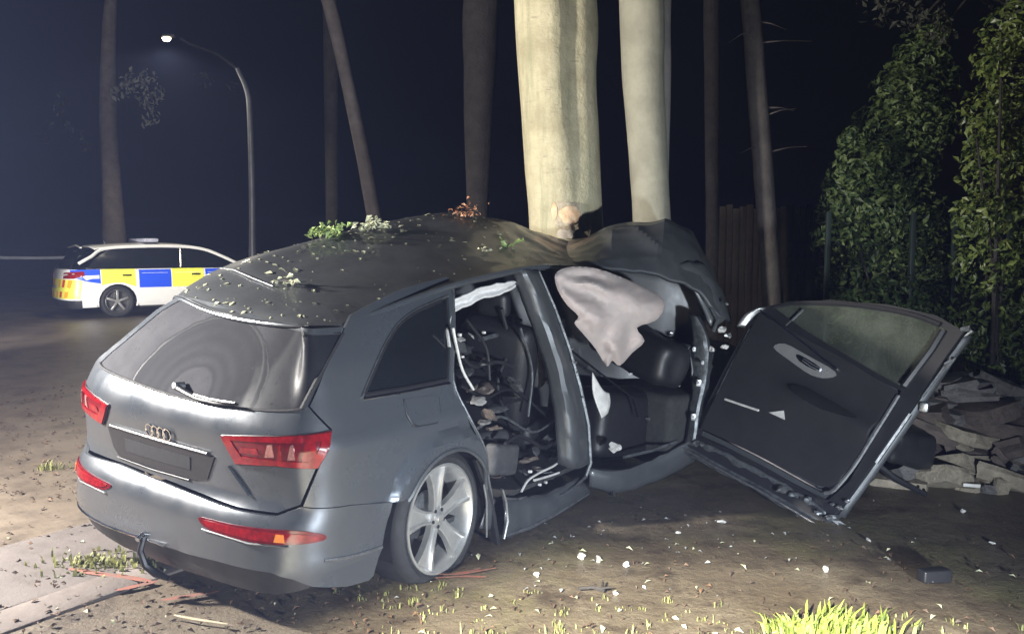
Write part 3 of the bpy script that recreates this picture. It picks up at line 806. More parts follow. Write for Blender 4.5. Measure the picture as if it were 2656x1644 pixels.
for W_, y, r_, mm in ((((1180, 905), (1230, 950), (1300, 940), (1390, 990)), .35, .012, BLACKP), (((1195, 1000), (1260, 1030), (1330, 1010), (1420, 1080)), .25, .010, LEATHER), (((1300, 800), (1320, 900), (1290, 1000), (1330, 1120)), .4, .014, LEATHER), (((1240, 1110), (1300, 1080), (1380, 1120), (1440, 1090)), .2, .009, GALV), (((1350, 850), (1380, 960), (1370, 1080)), .22, .008, GALV), (((1210, 830), (1260, 900), (1270, 985)), .3, .010, BLACKP), (((1310, 1150), (1350, 1130), (1410, 1160), (1440, 1140)), .16, .012, BLACKP), (((1245, 880), (1300, 870), (1345, 905)), .45, .016, GALV)):
    MB().tube([Vector(q) for q in cat([sp_(a, b, y) for a, b in W_], 5)], r_, 6).build('hanging_cable', mm, suv)
rr = random.Random(4)
for k in range(26):
    shard('torn_trim', sp_(rr.uniform(1185, 1440), rr.uniform(880, 1240), rr.uniform(.2, .5)), rr.uniform(.03, .09), 300 + k, rr.choice((BLACKP, LEATHER, SEATG, TORN[0], GALV)), suv, rr.uniform(.12, .35))
for a, b, s in ((1375, 1222, .018), (1400, 1256, .016), (1415, 1250, .016), (1192, 868, .016), (1255, 862, .014), (1200, 925, .012)):
    MB().box(sp_(a, b, .09), (s * 1.5, s, s), Matrix.Rotation(a, 3, 'Z'), s * .2).build('broken_clip', PALE, suv)

# front of the cabin: front sill swung out, dashboard, dark bulkhead, hinge pillar
F0 = [(1528, 1215), (1600, 1222), (1690, 1195), (1795, 1140)]; F1 = [(1530, 1255), (1605, 1268), (1700, 1240), (1800, 1190)]
dF = (5.85, 5.95, 6.2, 6.42)
loft('front_sill', [[wp_(a, b, d + .15) for (a, b), d in zip(F0, dF)], [wp_(a, b, d - .02) for (a, b), d in zip(F0, dF)], [wp_(a, b, d) for (a, b), d in zip(F1, dF)], [wp_(a, b + 8, d + .1) for (a, b), d in zip(F1, dF)]], PAINT_D, suv, .01, .012, 4, 5)
MB().tube([wp_(1618, 1185, 6.0), wp_(1690, 1168, 6.2), wp_(1755, 1145, 6.35)], .012, 6).build('sill_edge', GALV, suv)
MB().tube([wp_(1590, 1270, 5.95), wp_(1592, 1300, 5.93), wp_(1605, 1335, 5.95)], [.02, .015, .01], 6).build('torn_strip', BLACKP, suv)
cushion('dashboard', wp_(1650, 900, 6.75), (.35, 1.0, .35), (.2, .2, -.4), LEATHER, suv, .1, .04)
cushion('console', wp_(1600, 1090, 6.5), (.8, .35, .5), (0, .1, -.2), LEATHER, suv, .08, .03)
cushion('footwell', wp_(1700, 1090, 6.75), (.5, .7, .55), (0, 0, -.3), CARPET, suv, .05, .03)
loft('bulkhead', [[wp_(1400, 660, 6.75), wp_(1560, 655, 6.85), wp_(1720, 670, 7.0), wp_(1840, 740, 7.0)], [wp_(1480, 960, 7.0), wp_(1620, 960, 7.1), wp_(1750, 980, 7.05), wp_(1810, 1000, 6.9)], [wp_(1480, 1200, 6.9), wp_(1620, 1190, 6.95), wp_(1740, 1150, 6.9), wp_(1800, 1130, 6.75)]], BLACKP, suv, .03, .04)
H0 = [(1788, 815, 6.62), (1795, 880, 6.55), (1796, 960, 6.5), (1790, 1050, 6.45), (1778, 1150, 6.4)]; H1 = [(1805, 818, 6.5), (1832, 880, 6.44), (1832, 965, 6.4), (1815, 1055, 6.36), (1800, 1155, 6.32)]
loft('crushed_far_side', [[Vector((2.3, 1.5, z)), Vector((2.8, 1.35, z)), Vector((3.3, 1.0, z * .97)), Vector((3.6, .75, z * .95)), Vector((3.9, .55, z * .9))] for z in (.03, .5, 1.0, 1.55)], BLACKP, suv, .03, .05, 4, 4)
hp = loft('hinge_pillar', [[wp_(*p) for p in H0], [wp_(a, b, d) for a, b, d in H1], [wp_(a + 6, b, d + .2) for a, b, d in H1]], GALV, suv, .015, .012, 4, 5)
for a, b, s in ((1812, 992, .05), (1798, 1080, .05), (1800, 905, .035), (1822, 940, .03)):
    MB().box(wp_(a, b, 6.33), (s, s * .8, s * 1.1), Matrix.Rotation(.5, 3, 'Z'), .006).tube([wp_(a - 2, b, 6.28), wp_(a + 2, b, 6.36)], s * .22, 8).build('door_hinge', STEEL, hp)
# A-pillar and windscreen edge coming down from the roof front
loft('a_pillar', [[wp_(1745, 690, 6.5), wp_(1800, 760, 6.55), wp_(1845, 850, 6.5)], [wp_(1800, 680, 6.62), wp_(1850, 745, 6.65), wp_(1885, 830, 6.6)], [wp_(1830, 690, 6.85), wp_(1870, 760, 6.85), wp_(1895, 840, 6.8)]], PAINT_D, suv, .03, .02, 5, 5)
MB().tube([wp_(1845, 800, 6.5), wp_(1862, 830, 6.45), wp_(1850, 860, 6.42)], .014, 6).build('torn_strip', GALV, suv)
for k, (a, b, s) in enumerate(((1872, 855, .04), (1888, 870, .03), (1846, 905, .03), (1885, 788, .02), (1880, 900, .03), (1740, 862, .02), (1755, 915, .016), (1760, 1000, .014), (1610, 1085, .02), (1635, 1090, .016), (1660, 1100, .02), (1680, 1085, .022), (1635, 970, .018))):
    shard('torn_metal_chip', wp_(a, b, 6.45), s, 40 + k, STEEL if k % 2 else PALE, suv, .6)
loft('front_wing', [[loc((1.36, 6.5, .95)), loc((1.65, 6.9, .92)), loc((2.0, 7.4, .85)), loc((2.3, 7.9, .70))], [loc((1.42, 6.45, .6)), loc((1.75, 6.85, .6)), loc((2.1, 7.35, .55)), loc((2.4, 7.85, .5))], [loc((1.40, 6.45, .2)), loc((1.7, 6.85, .2)), loc((2.1, 7.35, .2)), loc((2.4, 7.85, .2))]], PAINT_D, suv, .012, .05, 5, 6)
loft('bonnet', [[loc((1.36, 6.5, .95)), loc((1.65, 6.9, .92)), loc((2.0, 7.4, .85)), loc((2.3, 7.9, .72))], [loc((.9, 7.1, 1.05)), loc((1.2, 7.5, 1.0)), loc((1.5, 7.9, .95)), loc((1.8, 8.3, .8))], [loc((.8, 7.6, .95)), loc((1.0, 8.0, .9)), loc((1.2, 8.4, .8)), loc((1.4, 8.7, .7))]], PAINT_D, suv, .012, .08, 5, 6)
# pale bits of trim left in the cabin
loft('pale_trim_panel', [[wp_(1536, 965, 5.75), wp_(1538, 1020, 5.75), wp_(1560, 1084, 5.75)], [wp_(1562, 1010, 5.8), wp_(1572, 1040, 5.8), wp_(1572, 1075, 5.78)], [wp_(1580, 1020, 5.85), wp_(1582, 1045, 5.85), wp_(1576, 1070, 5.8)]], PALE, suv, .01)
shard('torn_trim', wp_(1595, 1160, 5.85), .05, 77, PALE, suv, .6)
MB().tube([wp_(1470, 900, 5.9), wp_(1560, 970, 6.0), wp_(1640, 1030, 6.15), wp_(1655, 1080, 6.2)], .018, 6, True, .4).build('seat_belt', LEATHER, suv)

# the big side airbag hanging out of the roof edge
AB = cat([(1440, 712), (1465, 695), (1510, 691), (1560, 700), (1620, 722), (1670, 745), (1716, 772), (1722, 800), (1700, 832), (1652, 850), (1672, 884), (1640, 915), (1608, 948), (1588, 935), (1574, 950), (1545, 905), (1512, 865), (1490, 838), (1500, 820), (1470, 790), (1445, 748)], 3, True)
AIRBAG = mat('airbag_cloth', (.36, .315, .295), .85, vary=(6, .2, ), col2=(.40, .33, .305), bump=(45, .35, .006))


ABD = densify(AB, 4.)


def airbag_fn(u, v, o):
    a = math.atan2(v - 700, u - 1420); r_ = math.hypot(v - 700, u - 1420) / 300
    w_ = a * 13 + 2.4 * noise.noise(Vector((u / 75, v / 75, 0))); fold = .042 * math.sin(w_) * smooth(.08, .45, r_) + .05 * noise.noise(Vector((u / 70, v / 70, 4))) + .016 * (.5 - abs(noise.noise(Vector((u / 34, v / 20, 9))))) + .008 * noise.noise(Vector((u / 12, v / 12, 2)))
    belly = -.14 * math.sin(math.pi * smooth(690, 950, v)) + .05 * smooth(820, 880, v)
    if v > 825: fold += .038 * math.sin(u / 12. + v / 55) * smooth(825, 860, v)
    ed = min(math.hypot(u - q[0], v - q[1]) for q in ABD); fold = fold * (.35 + .65 * smooth(0, 26, ed)) + .07 * math.exp(-ed / 12.)
    d = 5.46 + (u - 1440) / 275 * .72 + belly + fold - o
    return loc(at(u, v, d))


ab = panel('side_airbag', AB, airbag_fn, AIRBAG, suv, 5., (), .012, 0, 35)
ab['label'] = 'limp pinkish white side airbag hanging from the roof edge'

# ------------------------------------------------------------------ front door, torn open and sagging on its hinges
P0 = at(1790, 1160, 6.35); PB = at(2140, 1352, 5.35); D3 = (PB - P0).normalized()
rq = ray(1978, 798); P1 = Vector((0, 0, CAMH)) + rq * ((P0 - Vector((0, 0, CAMH))).dot(D3) / rq.dot(D3)); UP = (P1 - P0).normalized(); NN = D3.cross(UP)


def dfn(u, v, o): return loc(P0 + D3 * u + UP * v + NN * (o - .02 * math.sin(u * 1.3) + .01 * noise.noise(Vector((u * 3, v * 3, 1)))))


def dpt(u, v, o=0.): return dfn(u, v, o)


outer = [(-.03, .0), (.3, -.005), (.74, .0), (1.20, -.01), (1.27, .10), (1.32, .45), (1.385, .95), (1.43, 1.30), (1.455, 1.455), (1.25, 1.505), (.90, 1.485), (.485, 1.397), (.01, 1.205), (-.03, 1.12), (-.05, .6)]
win = cat([(.09, 1.222), (.235, 1.297), (.495, 1.372), (.776, 1.432), (1.10, 1.462), (1.30, 1.452)], 3) + [(1.355, 1.425), (1.335, 1.28), (1.262, .992), (1.1, 1.015), (.752, 1.075), (.40, 1.14)]
door = panel('front_door', outer, dfn, PAINT_D, suv, .06, [win], .05, -.03)
door['label'] = 'black-lined front door torn open and sagging, inner side showing'
panel('door_frame', outer, dfn, BLACKP, door, .06, [win, [(.04, .10), (1.17, .13), (1.24, .30), (1.27, .965), (.03, 1.13)]], .02, .006)
dglass = bpy.data.materials.new('dusty_side_glass'); dglass.use_nodes = True
nt = dglass.node_tree; bs = nt.nodes['Principled BSDF']; bs.inputs['Base Color'].default_value = (.14, .15, .125, 1); bs.inputs['Roughness'].default_value = .12
tr = nt.nodes.new('ShaderNodeBsdfTransparent'); tr.inputs[0].default_value = (.75, .80, .74, 1); mx = nt.nodes.new('ShaderNodeMixShader')
nz = nt.nodes.new('ShaderNodeTexNoise'); nz.inputs['Scale'].default_value = 5; nz.inputs['Detail'].default_value = 6; mr = nt.nodes.new('ShaderNodeMapRange'); mr.inputs[1].default_value = .3; mr.inputs[2].default_value = .7; mr.inputs[3].default_value = .15; mr.inputs[4].default_value = .40
tcn = nt.nodes.new('ShaderNodeTexCoord'); nt.links.new(tcn.outputs['Object'], nz.inputs['Vector'])
nt.links.new(nz.outputs['Fac'], mr.inputs[0]); nt.links.new(mr.outputs[0], mx.inputs[0]); nt.links.new(tr.outputs[0], mx.inputs[1]); nt.links.new(bs.outputs[0], mx.inputs[2]); nt.links.new(mx.outputs[0], nt.nodes['Material Output'].inputs[0])
panel('door_window', win, dfn, dglass, door, .08, (), .006, -.02)
card = [(.045, .165), (.30, .18), (.62, .185), (1.06, .185), (1.15, .205), (1.20, .27), (1.225, .45), (1.245, .80), (1.255, .955), (.80, 1.035), (.02, 1.135), (.02, .60)]


def card_fn(u, v, o):
    arm = .045 * math.exp(-((v - (.72 - .06 * u)) / .07) ** 2) * smooth(.35, .7, u) + .02 * smooth(.5, .3, v)
    return dfn(u, v, o + arm)


panel('door_card', card, card_fn, DOORCARD, door, .04, (), .03, .035)
ribbon('card_trim', cat([(.03, .165, .03), (.30, .172, .032), (.62, .175, .032), (1.06, .165, .032), (1.11, .17, .03)], 5), dfn, .010, CHROME, door)
ribbon('card_trim', cat([(1.14, .16, .03), (1.19, .21, .03), (1.235, .40, .032), (1.262, .70, .032), (1.28, .93, .03)], 5), dfn, .013, STEEL, door)
ribbon('card_trim', [(.005, 1.165, .03), (.4, 1.06, .04), (.82, .945, .045)], dfn, .009, CHROME, door)
ribbon('card_trim', [(.02, .25, .02), (.005, .6, .02), (.0, 1.0, .02)], dfn, .008, GALV, door)
ribbon('window_frame', [(a, b, .01) for a, b in win[:16]], dfn, .018, BLACKP, door)
ribbon('window_frame', [(1.335, 1.42, .01), (1.325, 1.28, .01), (1.275, 1.0, .01)], dfn, .022, BLACKP, door)
ribbon('window_divider', [(.262, 1.12, .0), (.325, 1.275, .0)], dfn, .009, STEEL, door)
hb = panel('handle_bezel', cat([(.285, .93), (.354, .985), (.55, .965), (.815, .925), (.782, .868), (.655, .845), (.45, .885)], 3, True), card_fn, mat('satin_silver', (.50, .50, .49), .3, .7, vary=(12, .15)), door, .035, [cat([(.47, .945), (.55, .945), (.70, .915), (.67, .885), (.52, .905)], 2, True)], .012, .05)
panel('handle_pocket', cat([(.46, .95), (.55, .95), (.71, .92), (.68, .88), (.51, .90)], 2, True), card_fn, BLACKG, hb, .04, (), .006, .040)
ribbon('door_handle', [(.55, .925, .052), (.64, .905, .062), (.705, .90, .054)], card_fn, .012, CHROME, hb)
panel('arm_rest', cat([(.575, .715), (.69, .745), (.90, .73), (1.13, .695), (1.04, .668), (.863, .650), (.68, .665)], 3, True), card_fn, LEATHER, door, .04, (), .02, .062)
ribbon('card_strip', [(.115, .44, .042), (.25, .452, .042), (.418, .468, .042)], card_fn, .009, PALE, door)
panel('torn_tab', [(.50, .485), (.60, .54), (.64, .485)], card_fn, PALE, door, .03, (), .006, .045)
# outer flange along the bottom with crushed seams
L0 = [dpt(u, v, .015) for u, v in ((-.03, .07), (.3, .09), (.7, .09), (1.05, .08), (1.20, .06))]; L1 = [dpt(u, v, -.02) for u, v in ((-.035, .0), (.3, -.005), (.74, .0), (1.05, -.01), (1.21, -.02))]; L2 = [dpt(u, v, .03) for u, v in ((-.05, -.045), (.3, -.05), (.74, -.045), (1.05, -.05), (1.24, -.06))]
loft('bottom_flange', [L0, L1, L2], GALV, door, .008, .016, 5, 8)
MB().tube([dpt(u, v, .045) for u, v in ((-.04, -.03), (.3, -.035), (.74, -.03), (1.1, -.04), (1.23, -.045))], .008, 6).build('flange_edge', STEEL, door)
MB().tube([dpt(u, v, .02) for u, v in ((.0, .10), (.3, .12), (.7, .12), (1.1, .105))], .010, 6).build('door_seal', BLACKP, door)
for k, (u, v, s) in enumerate(((.05, .055, .04), (.10, .06, .03), (.86, .055, .05), (.95, .06, .04), (1.06, .07, .04), (1.16, .03, .03), (1.25, .03, .03), (1.27, .12, .025), (1.3, .18, .02), (1.31, -.03, .03), (1.22, .12, .02))):
    shard('crushed_seam', dpt(u, v, .03), s, 90 + k, STEEL if k % 3 else GALV, door, .5)
E_ = [dpt(u, v, -.02) for u, v in ((1.26, .08), (1.31, .40), (1.38, .90), (1.43, 1.28), (1.46, 1.45))]
loft('latch_edge', [E_, [p + loc(P0 - NN * .0) * 0 for p in [dpt(u + .02, v, -.05) for u, v in ((1.26, .08), (1.31, .40), (1.38, .90), (1.43, 1.28), (1.46, 1.45))]], [dpt(u + .0, v, -.10) for u, v in ((1.26, .08), (1.31, .40), (1.38, .90), (1.43, 1.28), (1.46, 1.45))]], PAINT_D, door, .01, .006)
ribbon('latch_seam', [(1.335, .48, -.0), (1.36, .66, -.0), (1.385, .85, .0)], dfn, .014, STEEL, door)
ribbon('latch_seam', [(1.40, .98, -.01), (1.425, 1.12, -.01), (1.45, 1.27, -.01)], dfn, .008, GALV, door)
MB().box(dpt(1.43, .93, -.03), (.07, .05, .06), None, .01).build('door_latch', STEEL, door)
MB().tube([dpt(1.44, 1.22, .0), dpt(1.48, 1.27, .0), dpt(1.46, 1.20, .0)], .012, 6).build('torn_strip', GALV, door)
MB().tube([dpt(1.43, 1.46, .0), dpt(1.47, 1.49, -.01), dpt(1.49, 1.48, -.02), dpt(1.46, 1.43, -.02)], [.016, .02, .014, .006], 6).build('frame_corner', GALV, door)
loft('mirror_base', [[dpt(-.13, .98, .0), dpt(-.10, 1.08, .0), dpt(-.02, 1.17, .0)], [dpt(-.09, .98, .05), dpt(-.06, 1.09, .06), dpt(.0, 1.18, .04)], [dpt(-.05, 1.0, .02), dpt(-.02, 1.1, .02), dpt(.03, 1.2, .0)]], STEEL, door, .012, .01)

# ------------------------------------------------------------------ trees
BARKP = mat('pale_smooth_bark', (.50, .45, .30), .85, vary=(3.4, .3), col2=(.34, .30, .19), bump=(11, .7, .035))
def streak(m, c, zs=.7, xs=9., lo=.50, hi=.66, amt=.75):
    """runs of algae and old scars down a stem"""
    nt = m.node_tree; L = nt.links; b = nt.nodes['Principled BSDF']; tc = nt.nodes['Texture Coordinate']; src = b.inputs['Base Color'].links[0].from_socket
    mp = nt.nodes.new('ShaderNodeMapping'); mp.inputs['Scale'].default_value = (xs, xs, zs); L.new(tc.outputs['Object'], mp.inputs[0])
    nz = nt.nodes.new('ShaderNodeTexNoise'); nz.inputs['Scale'].default_value = 1.; nz.inputs['Detail'].default_value = 9; nz.inputs['Roughness'].default_value = .7; L.new(mp.outputs[0], nz.inputs['Vector'])
    mr = nt.nodes.new('ShaderNodeMapRange'); mr.inputs[1].default_value = lo; mr.inputs[2].default_value = hi; mr.inputs[4].default_value = amt; L.new(nz.outputs['Fac'], mr.inputs[0])
    mx = nt.nodes.new('ShaderNodeMix'); mx.data_type = 'RGBA'; L.new(mr.outputs[0], mx.inputs[0]); L.new(src, mx.inputs[6]); mx.inputs[7].default_value = (*c, 1); L.new(mx.outputs[2], b.inputs['Base Color'])
    return m


streak(BARKP, (.26, .255, .155)); streak(BARKP, (.20, .17, .13), 26., 5., .60, .68, .6)
BARKD = mat('dark_bark', (.045, .039, .036), .9, vary=(5, .4), bump=(18, .8, .04))
BARKG = mat('grey_bark', (.10, .085, .08), .9, vary=(4, .35), bump=(14, .6, .03))
SCAR = mat('fresh_scar_wood', (.62, .36, .19), .8, vary=(24, .35), col2=(.70, .52, .34), bump=(50, .6, .01))
LEAFG = mat('green_leaves', (.15, .20, .065), .5, island=.6, col2=(.028, .055, .016), spec=.5)
LEAFB = mat('bright_laurel_leaves', (.20, .25, .065), .42, island=.6, col2=(.055, .09, .026), spec=.6)
LEAFD = mat('dim_leaves', (.06, .065, .045), .6, island=.5)
LEAFP = mat('pale_fallen_leaves', (.48, .50, .33), .55, island=.6, col2=(.60, .60, .42))
LEAFBR = mat('brown_fallen_leaves', (.10, .055, .028), .7, island=.6, col2=(.045, .03, .022))


def leaf_mesh(P, N, S, rr, asp=.5, bend=.25):
    """folded leaf blades: two quads each"""
    V = []; Fc = []
    for p, nrm, s in zip(P, N, S):
        nrm = Vector(nrm).normalized(); t = Vector((rr.gauss(0, 1), rr.gauss(0, 1), rr.gauss(0, 1))); t = (t - nrm * t.dot(nrm)).normalized(); b = nrm.cross(t)
        p = Vector(p); i = len(V)
        V += [p - t * s * .5, p - b * s * asp * .5 + nrm * s * bend * .5 - t * s * .05, p + t * s * .5 - nrm * s * bend * .4, p + b * s * asp * .5 + nrm * s * bend * .5 - t * s * .05, p]
        Fc += [(i, i + 4, i + 1), (i + 4, i + 2, i + 1), (i, i + 3, i + 4), (i + 4, i + 3, i + 2)]
    return V, Fc


def leaf_cloud(name, clumps, per, size, m, parent, seed, asp=.5):
    """leaves spread through the outer shell of uneven clumps (centre, radius)"""
    rr = random.Random(seed); P = []; N = []; S = []
    for c, r_ in clumps:
        for _ in range(int(per * r_ * r_)):
            d = Vector((rr.gauss(0, 1), rr.gauss(0, 1), rr.gauss(0, 1))).normalized()
            k = r_ * (.55 + .5 * rr.random() ** .6) * (1 + .35 * noise.noise(d * 2.3 + Vector(c)))
            P.append(Vector(c) + d * k); N.append(d + Vector((rr.gauss(0, .6), rr.gauss(0, .6), rr.gauss(0, .6) + .3))); S.append(size * rr.uniform(.6, 1.4))
    V, Fc = leaf_mesh(P, N, S, rr, asp)
    return mesh_obj(name, V, Fc, m, parent, smooth_angle=0, flat=True)


def trunk_mesh(path, radii, seed, n=28, lobes=None, knots=.05):
    """tapered, slightly uneven stem along a path"""
    P = [Vector(p) for p in cat(path, 8)]; Rr = [r_[0] for r_ in cat([(a,) for a in radii], 8)]
    V = []; Fc = []
    for i, (p, r_) in enumerate(zip(P, Rr)):
        for k in range(n):
            w = 2 * math.pi * k / n; q = Vector((math.cos(w), math.sin(w), 0))
            f = 1 + knots * noise.noise(Vector((q.x * 1.4 + seed, q.y * 1.4, p.z * 1.1))) + knots * .5 * noise.noise(Vector((q.x * 4 + seed, q.y * 4, p.z * 3)))
            if lobes: f *= lobes(w, p.z)
            V.append(p + q * r_ * f)
    for i in range(len(P) - 1):
        for k in range(n): Fc.append((i * n + k, i * n + (k + 1) % n, (i + 1) * n + (k + 1) % n, (i + 1) * n + k))
    Fc.append(tuple((len(P) - 1) * n + k for k in range(n)))
    return V, Fc, P, Rr


def tree(name, label, pts, depth, m, seed, top=9.5, knots=.05, lobes=None, group=None, crown=500, crown_z=0.):
    """pts: (px, py, width px) from low to high; carried down to the ground and up out of the picture"""
    W_ = [at(a, b, depth) for a, b, _ in pts]; rad = [w * depth / FPX / 2 for _, _, w in pts]
    d = (W_[0] - W_[1]); gzv = gz(W_[0].x, W_[0].y)
    foot = W_[0] + d * ((W_[0].z - gzv + .15) / max(-d.z, .01)) if d.z < -.05 else Vector((W_[0].x, W_[0].y, gzv - .15))
    foot = Vector((W_[0].x + max(-.8, min(.8, foot.x - W_[0].x)), W_[0].y, gzv - .15))
    u = (W_[-1] - W_[-2]).normalized(); up = []; ru = []
    for k in (.35, .7, 1.):
        z = W_[-1].z + (top - W_[-1].z) * k; up.append(W_[-1] + u * ((z - W_[-1].z) / u.z) + Vector((.15 * math.sin(seed + 3 * k), 0, 0))); ru.append(rad[-1] * (1 - .55 * k))
    path = [foot, foot * .6 + W_[0] * .4] + W_ + up; radii = [rad[0] * 1.5, rad[0] * 1.12] + rad + ru
    root = thing(name, label, 'tree', foot + Vector((0, 0, .15)), group=group)
    off = root.location
    V, Fc, P, Rr = trunk_mesh([p - off for p in path], radii, seed, lobes=lobes, knots=knots)
    tr_ = mesh_obj('trunk', V, Fc, m, root, smooth_angle=0)
    rr = random.Random(seed); clumps = []
    for k in range(6):                                              # limbs and crown, above the picture
        i = int(len(P) * (.80 + .18 * k / 6)); a = seed + k * 1.1 * 2; L_ = rr.uniform(1.3, 2.4)
        e = P[i] + Vector((math.cos(a) * L_, math.sin(a) * L_, rr.uniform(1.0, 1.9) + crown_z))
        MB().tube([P[i], P[i] * .5 + e * .5 + Vector((0, 0, .25)), e], [Rr[i] * .55, Rr[i] * .35, Rr[i] * .12], 7).build('limb', m, root)
        clumps.append((e + Vector((0, 0, .3)), rr.uniform(.7, 1.1)))
    if crown: leaf_cloud('crown', clumps, crown / 5, .13, LEAFD, root, seed)
    return root


def two_lobes(w, z):
    # a groove down the face towards the pavement side where two stems have grown together
    g = math.cos(w - R(-68)); g2 = math.cos(w - R(118))
    return 1.0 + .05 * math.cos(2 * (w - R(25))) - (.13 * smooth(1.6, 3.2, z) + .05) * max(g, 0) ** 26 - .10 * max(g2, 0) ** 12 + .05 * max(math.cos(w - R(-95)), 0) ** 20


big = tree('beech_tree', 'big pale smooth-barked tree that the wreck is wrapped against', [(1471, 615, 186), (1458, 400, 190), (1446, 200, 192), (1440, 0, 200)], 7.66, BARKP, 3., lobes=two_lobes, knots=.025)
# the bark knocked off low on the stem
bo = big.location; tc_ = at(1471, 590, 7.66) - bo


def scar_fn(u, v, o):
    z = tc_.z + v; w = R(-97) + u / .30; c = tc_ + Vector((-.03 * (v / .8), 0, 0))
    r_ = .318 * two_lobes(w, z) + o + .012 * noise.noise(Vector((u * 20, v * 20, 0)))
    return Vector((c.x + r_ * math.cos(w), c.y + r_ * math.sin(w), z))


def blob(cx, cy, rx, ry, seed, n=22): return [(cx + rx * math.cos(t) * (1 + .28 * noise.noise(Vector((math.cos(t) * 2, math.sin(t) * 2, seed)))), cy + ry * math.sin(t) * (1 + .28 * noise.noise(Vector((math.cos(t) * 2 + 5, math.sin(t) * 2, seed))))) for t in np.linspace(0, 2 * math.pi, n, endpoint=False)]


sc_ = panel('bark_scar', blob(.035, .10, .135, .13, 1.3), scar_fn, mat('bruised_bark', (.50, .42, .30), .9, vary=(14, .4), bump=(30, .8, .02)), big, .02, (), .02, .018)
panel('bare_wood', blob(.045, .10, .085, .075, 4.1), scar_fn, SCAR, sc_, .018, (), .012, .026)
panel('torn_bark_flake', blob(-.075, .13, .022, .07, 2.2, 12), scar_fn, SCAR, sc_, .02, (), .008, .024)
panel('torn_bark_flake', blob(.01, -.06, .07, .05, 7.2, 14), scar_fn, mat('peeled_bark', (.56, .50, .42), .9, vary=(20, .3), bump=(40, .6, .01)), sc_, .02, (), .01, .016)

tree('beech_tree', 'slimmer pale stem standing just behind the big tree', [(1690, 570, 98), (1682, 420, 98), (1668, 200, 104), (1664, 0, 112)], 9.2, mat('buff_bark', (.40, .38, .29), .85, vary=(3, .25), bump=(12, .4, .02)), 11., knots=.04)
tree('birch_tree', 'thin pale stem pressed against the slimmer pale tree', [(1722, 560, 16), (1726, 420, 18), (1728, 200, 24), (1726, 0, 30)], 9.75, mat('grey_smooth_bark', (.30, .28, .26), .85, vary=(3, .25), bump=(12, .4, .02)), 13., knots=.05, crown=200)
t3 = tree('pine_tree', 'thin leaning grey trunk with dead twigs above the timber fence', [(1988, 560, 50), (1978, 430, 50), (1962, 230, 48), (1944, 0, 46)], 10.2, mat('lit_grey_bark', (.11, .095, .088), .9, vary=(5, .35), bump=(18, .6, .03)), 17., knots=.05, crown=250)
for k, (a, b, c, d) in enumerate(((1968, 112, 2105, 108), (1950, 80, 1890, 112), (1990, 280, 2060, 288), (1995, 395, 2095, 380), (1985, 300, 2065, 282), (1975, 380, 1920, 398), (1960, 55, 2040, 78))):
    e0 = at(a, b, 10.2) - t3.location; e1 = at(c, d, 10.0) - t3.location
    MB().tube([e0, e0 * .5 + e1 * .5 + Vector((0, 0, .02)), e1], [.012, .007, .003], 5).build('dead_twig', BARKG, t3)
tree('oak_tree', 'broad dim trunk in the dark behind the buckled roof', [(1238, 570, 56), (1240, 420, 66), (1244, 200, 82), (1250, 0, 92)], 12.5, BARKD, 19.)
tree('ash_tree', 'thin trunk leaning left between lamp post and wreck roof', [(972, 575, 38), (940, 400, 36), (900, 210, 34), (850, 0, 36)], 14, BARKG, 23., crown=250)
tree('ash_tree', 'faint straight trunk behind the leaning thin trunk', [(862, 580, 34), (860, 400, 34), (858, 200, 36), (855, 0, 36)], 20, BARKD, 29., crown=0)
tree('spruce_tree', 'faint dark trunk right of the pale stems', [(1848, 560, 34), (1847, 380, 36), (1846, 180, 38), (1845, 0, 38)], 14.5, BARKD, 31., crown=0)
tl = tree('maple_tree', 'dim trunk rising behind the police car with a hanging leafy spray', [(296, 610, 56), (291, 500, 46), (284, 380, 42), (280, 280, 40), (282, 100, 34)], 20.5, mat('dim_brown_bark', (.14, .115, .095), .9, vary=(5, .35), bump=(18, .6, .03)), 37., crown=300, crown_z=1.0)
cl = []
rr = random.Random(5)
for (a, b, w) in ((350, 205, 24), (385, 200, 20), (370, 235, 26), (395, 255, 24), (385, 285, 20), (400, 310, 16), (330, 235, 16), (300, 245, 18), (412, 235, 16), (375, 320, 12), (320, 215, 14)):
    cl.append((at(a, b, 20.0 + rr.uniform(-.3, .3)) - tl.location, w * 20 / FPX))
leaf_cloud('leaf_spray', cl, 700, .12, mat('lit_grey_leaves', (.24, .25, .19), .6, island=.5), tl, 8)
MB().tube([at(284, 270, 20.5) - tl.location, at(320, 215, 20.3) - tl.location, at(370, 205, 20.1) - tl.location, at(395, 260, 20) - tl.location], [.09, .05, .03, .015], 6).build('limb', BARKG, tl)
cl = [(at(a, b, 21) - tl.location, .16) for a, b in ((150, 280), (130, 320), (175, 330), (200, 350), (110, 360), (160, 260), (225, 380), (600, 225), (540, 215), (520, 205))]
leaf_cloud('leaf_spray', cl, 500, .11, LEAFD, tl, 9)

# ------------------------------------------------------------------ hedges, fences on the right


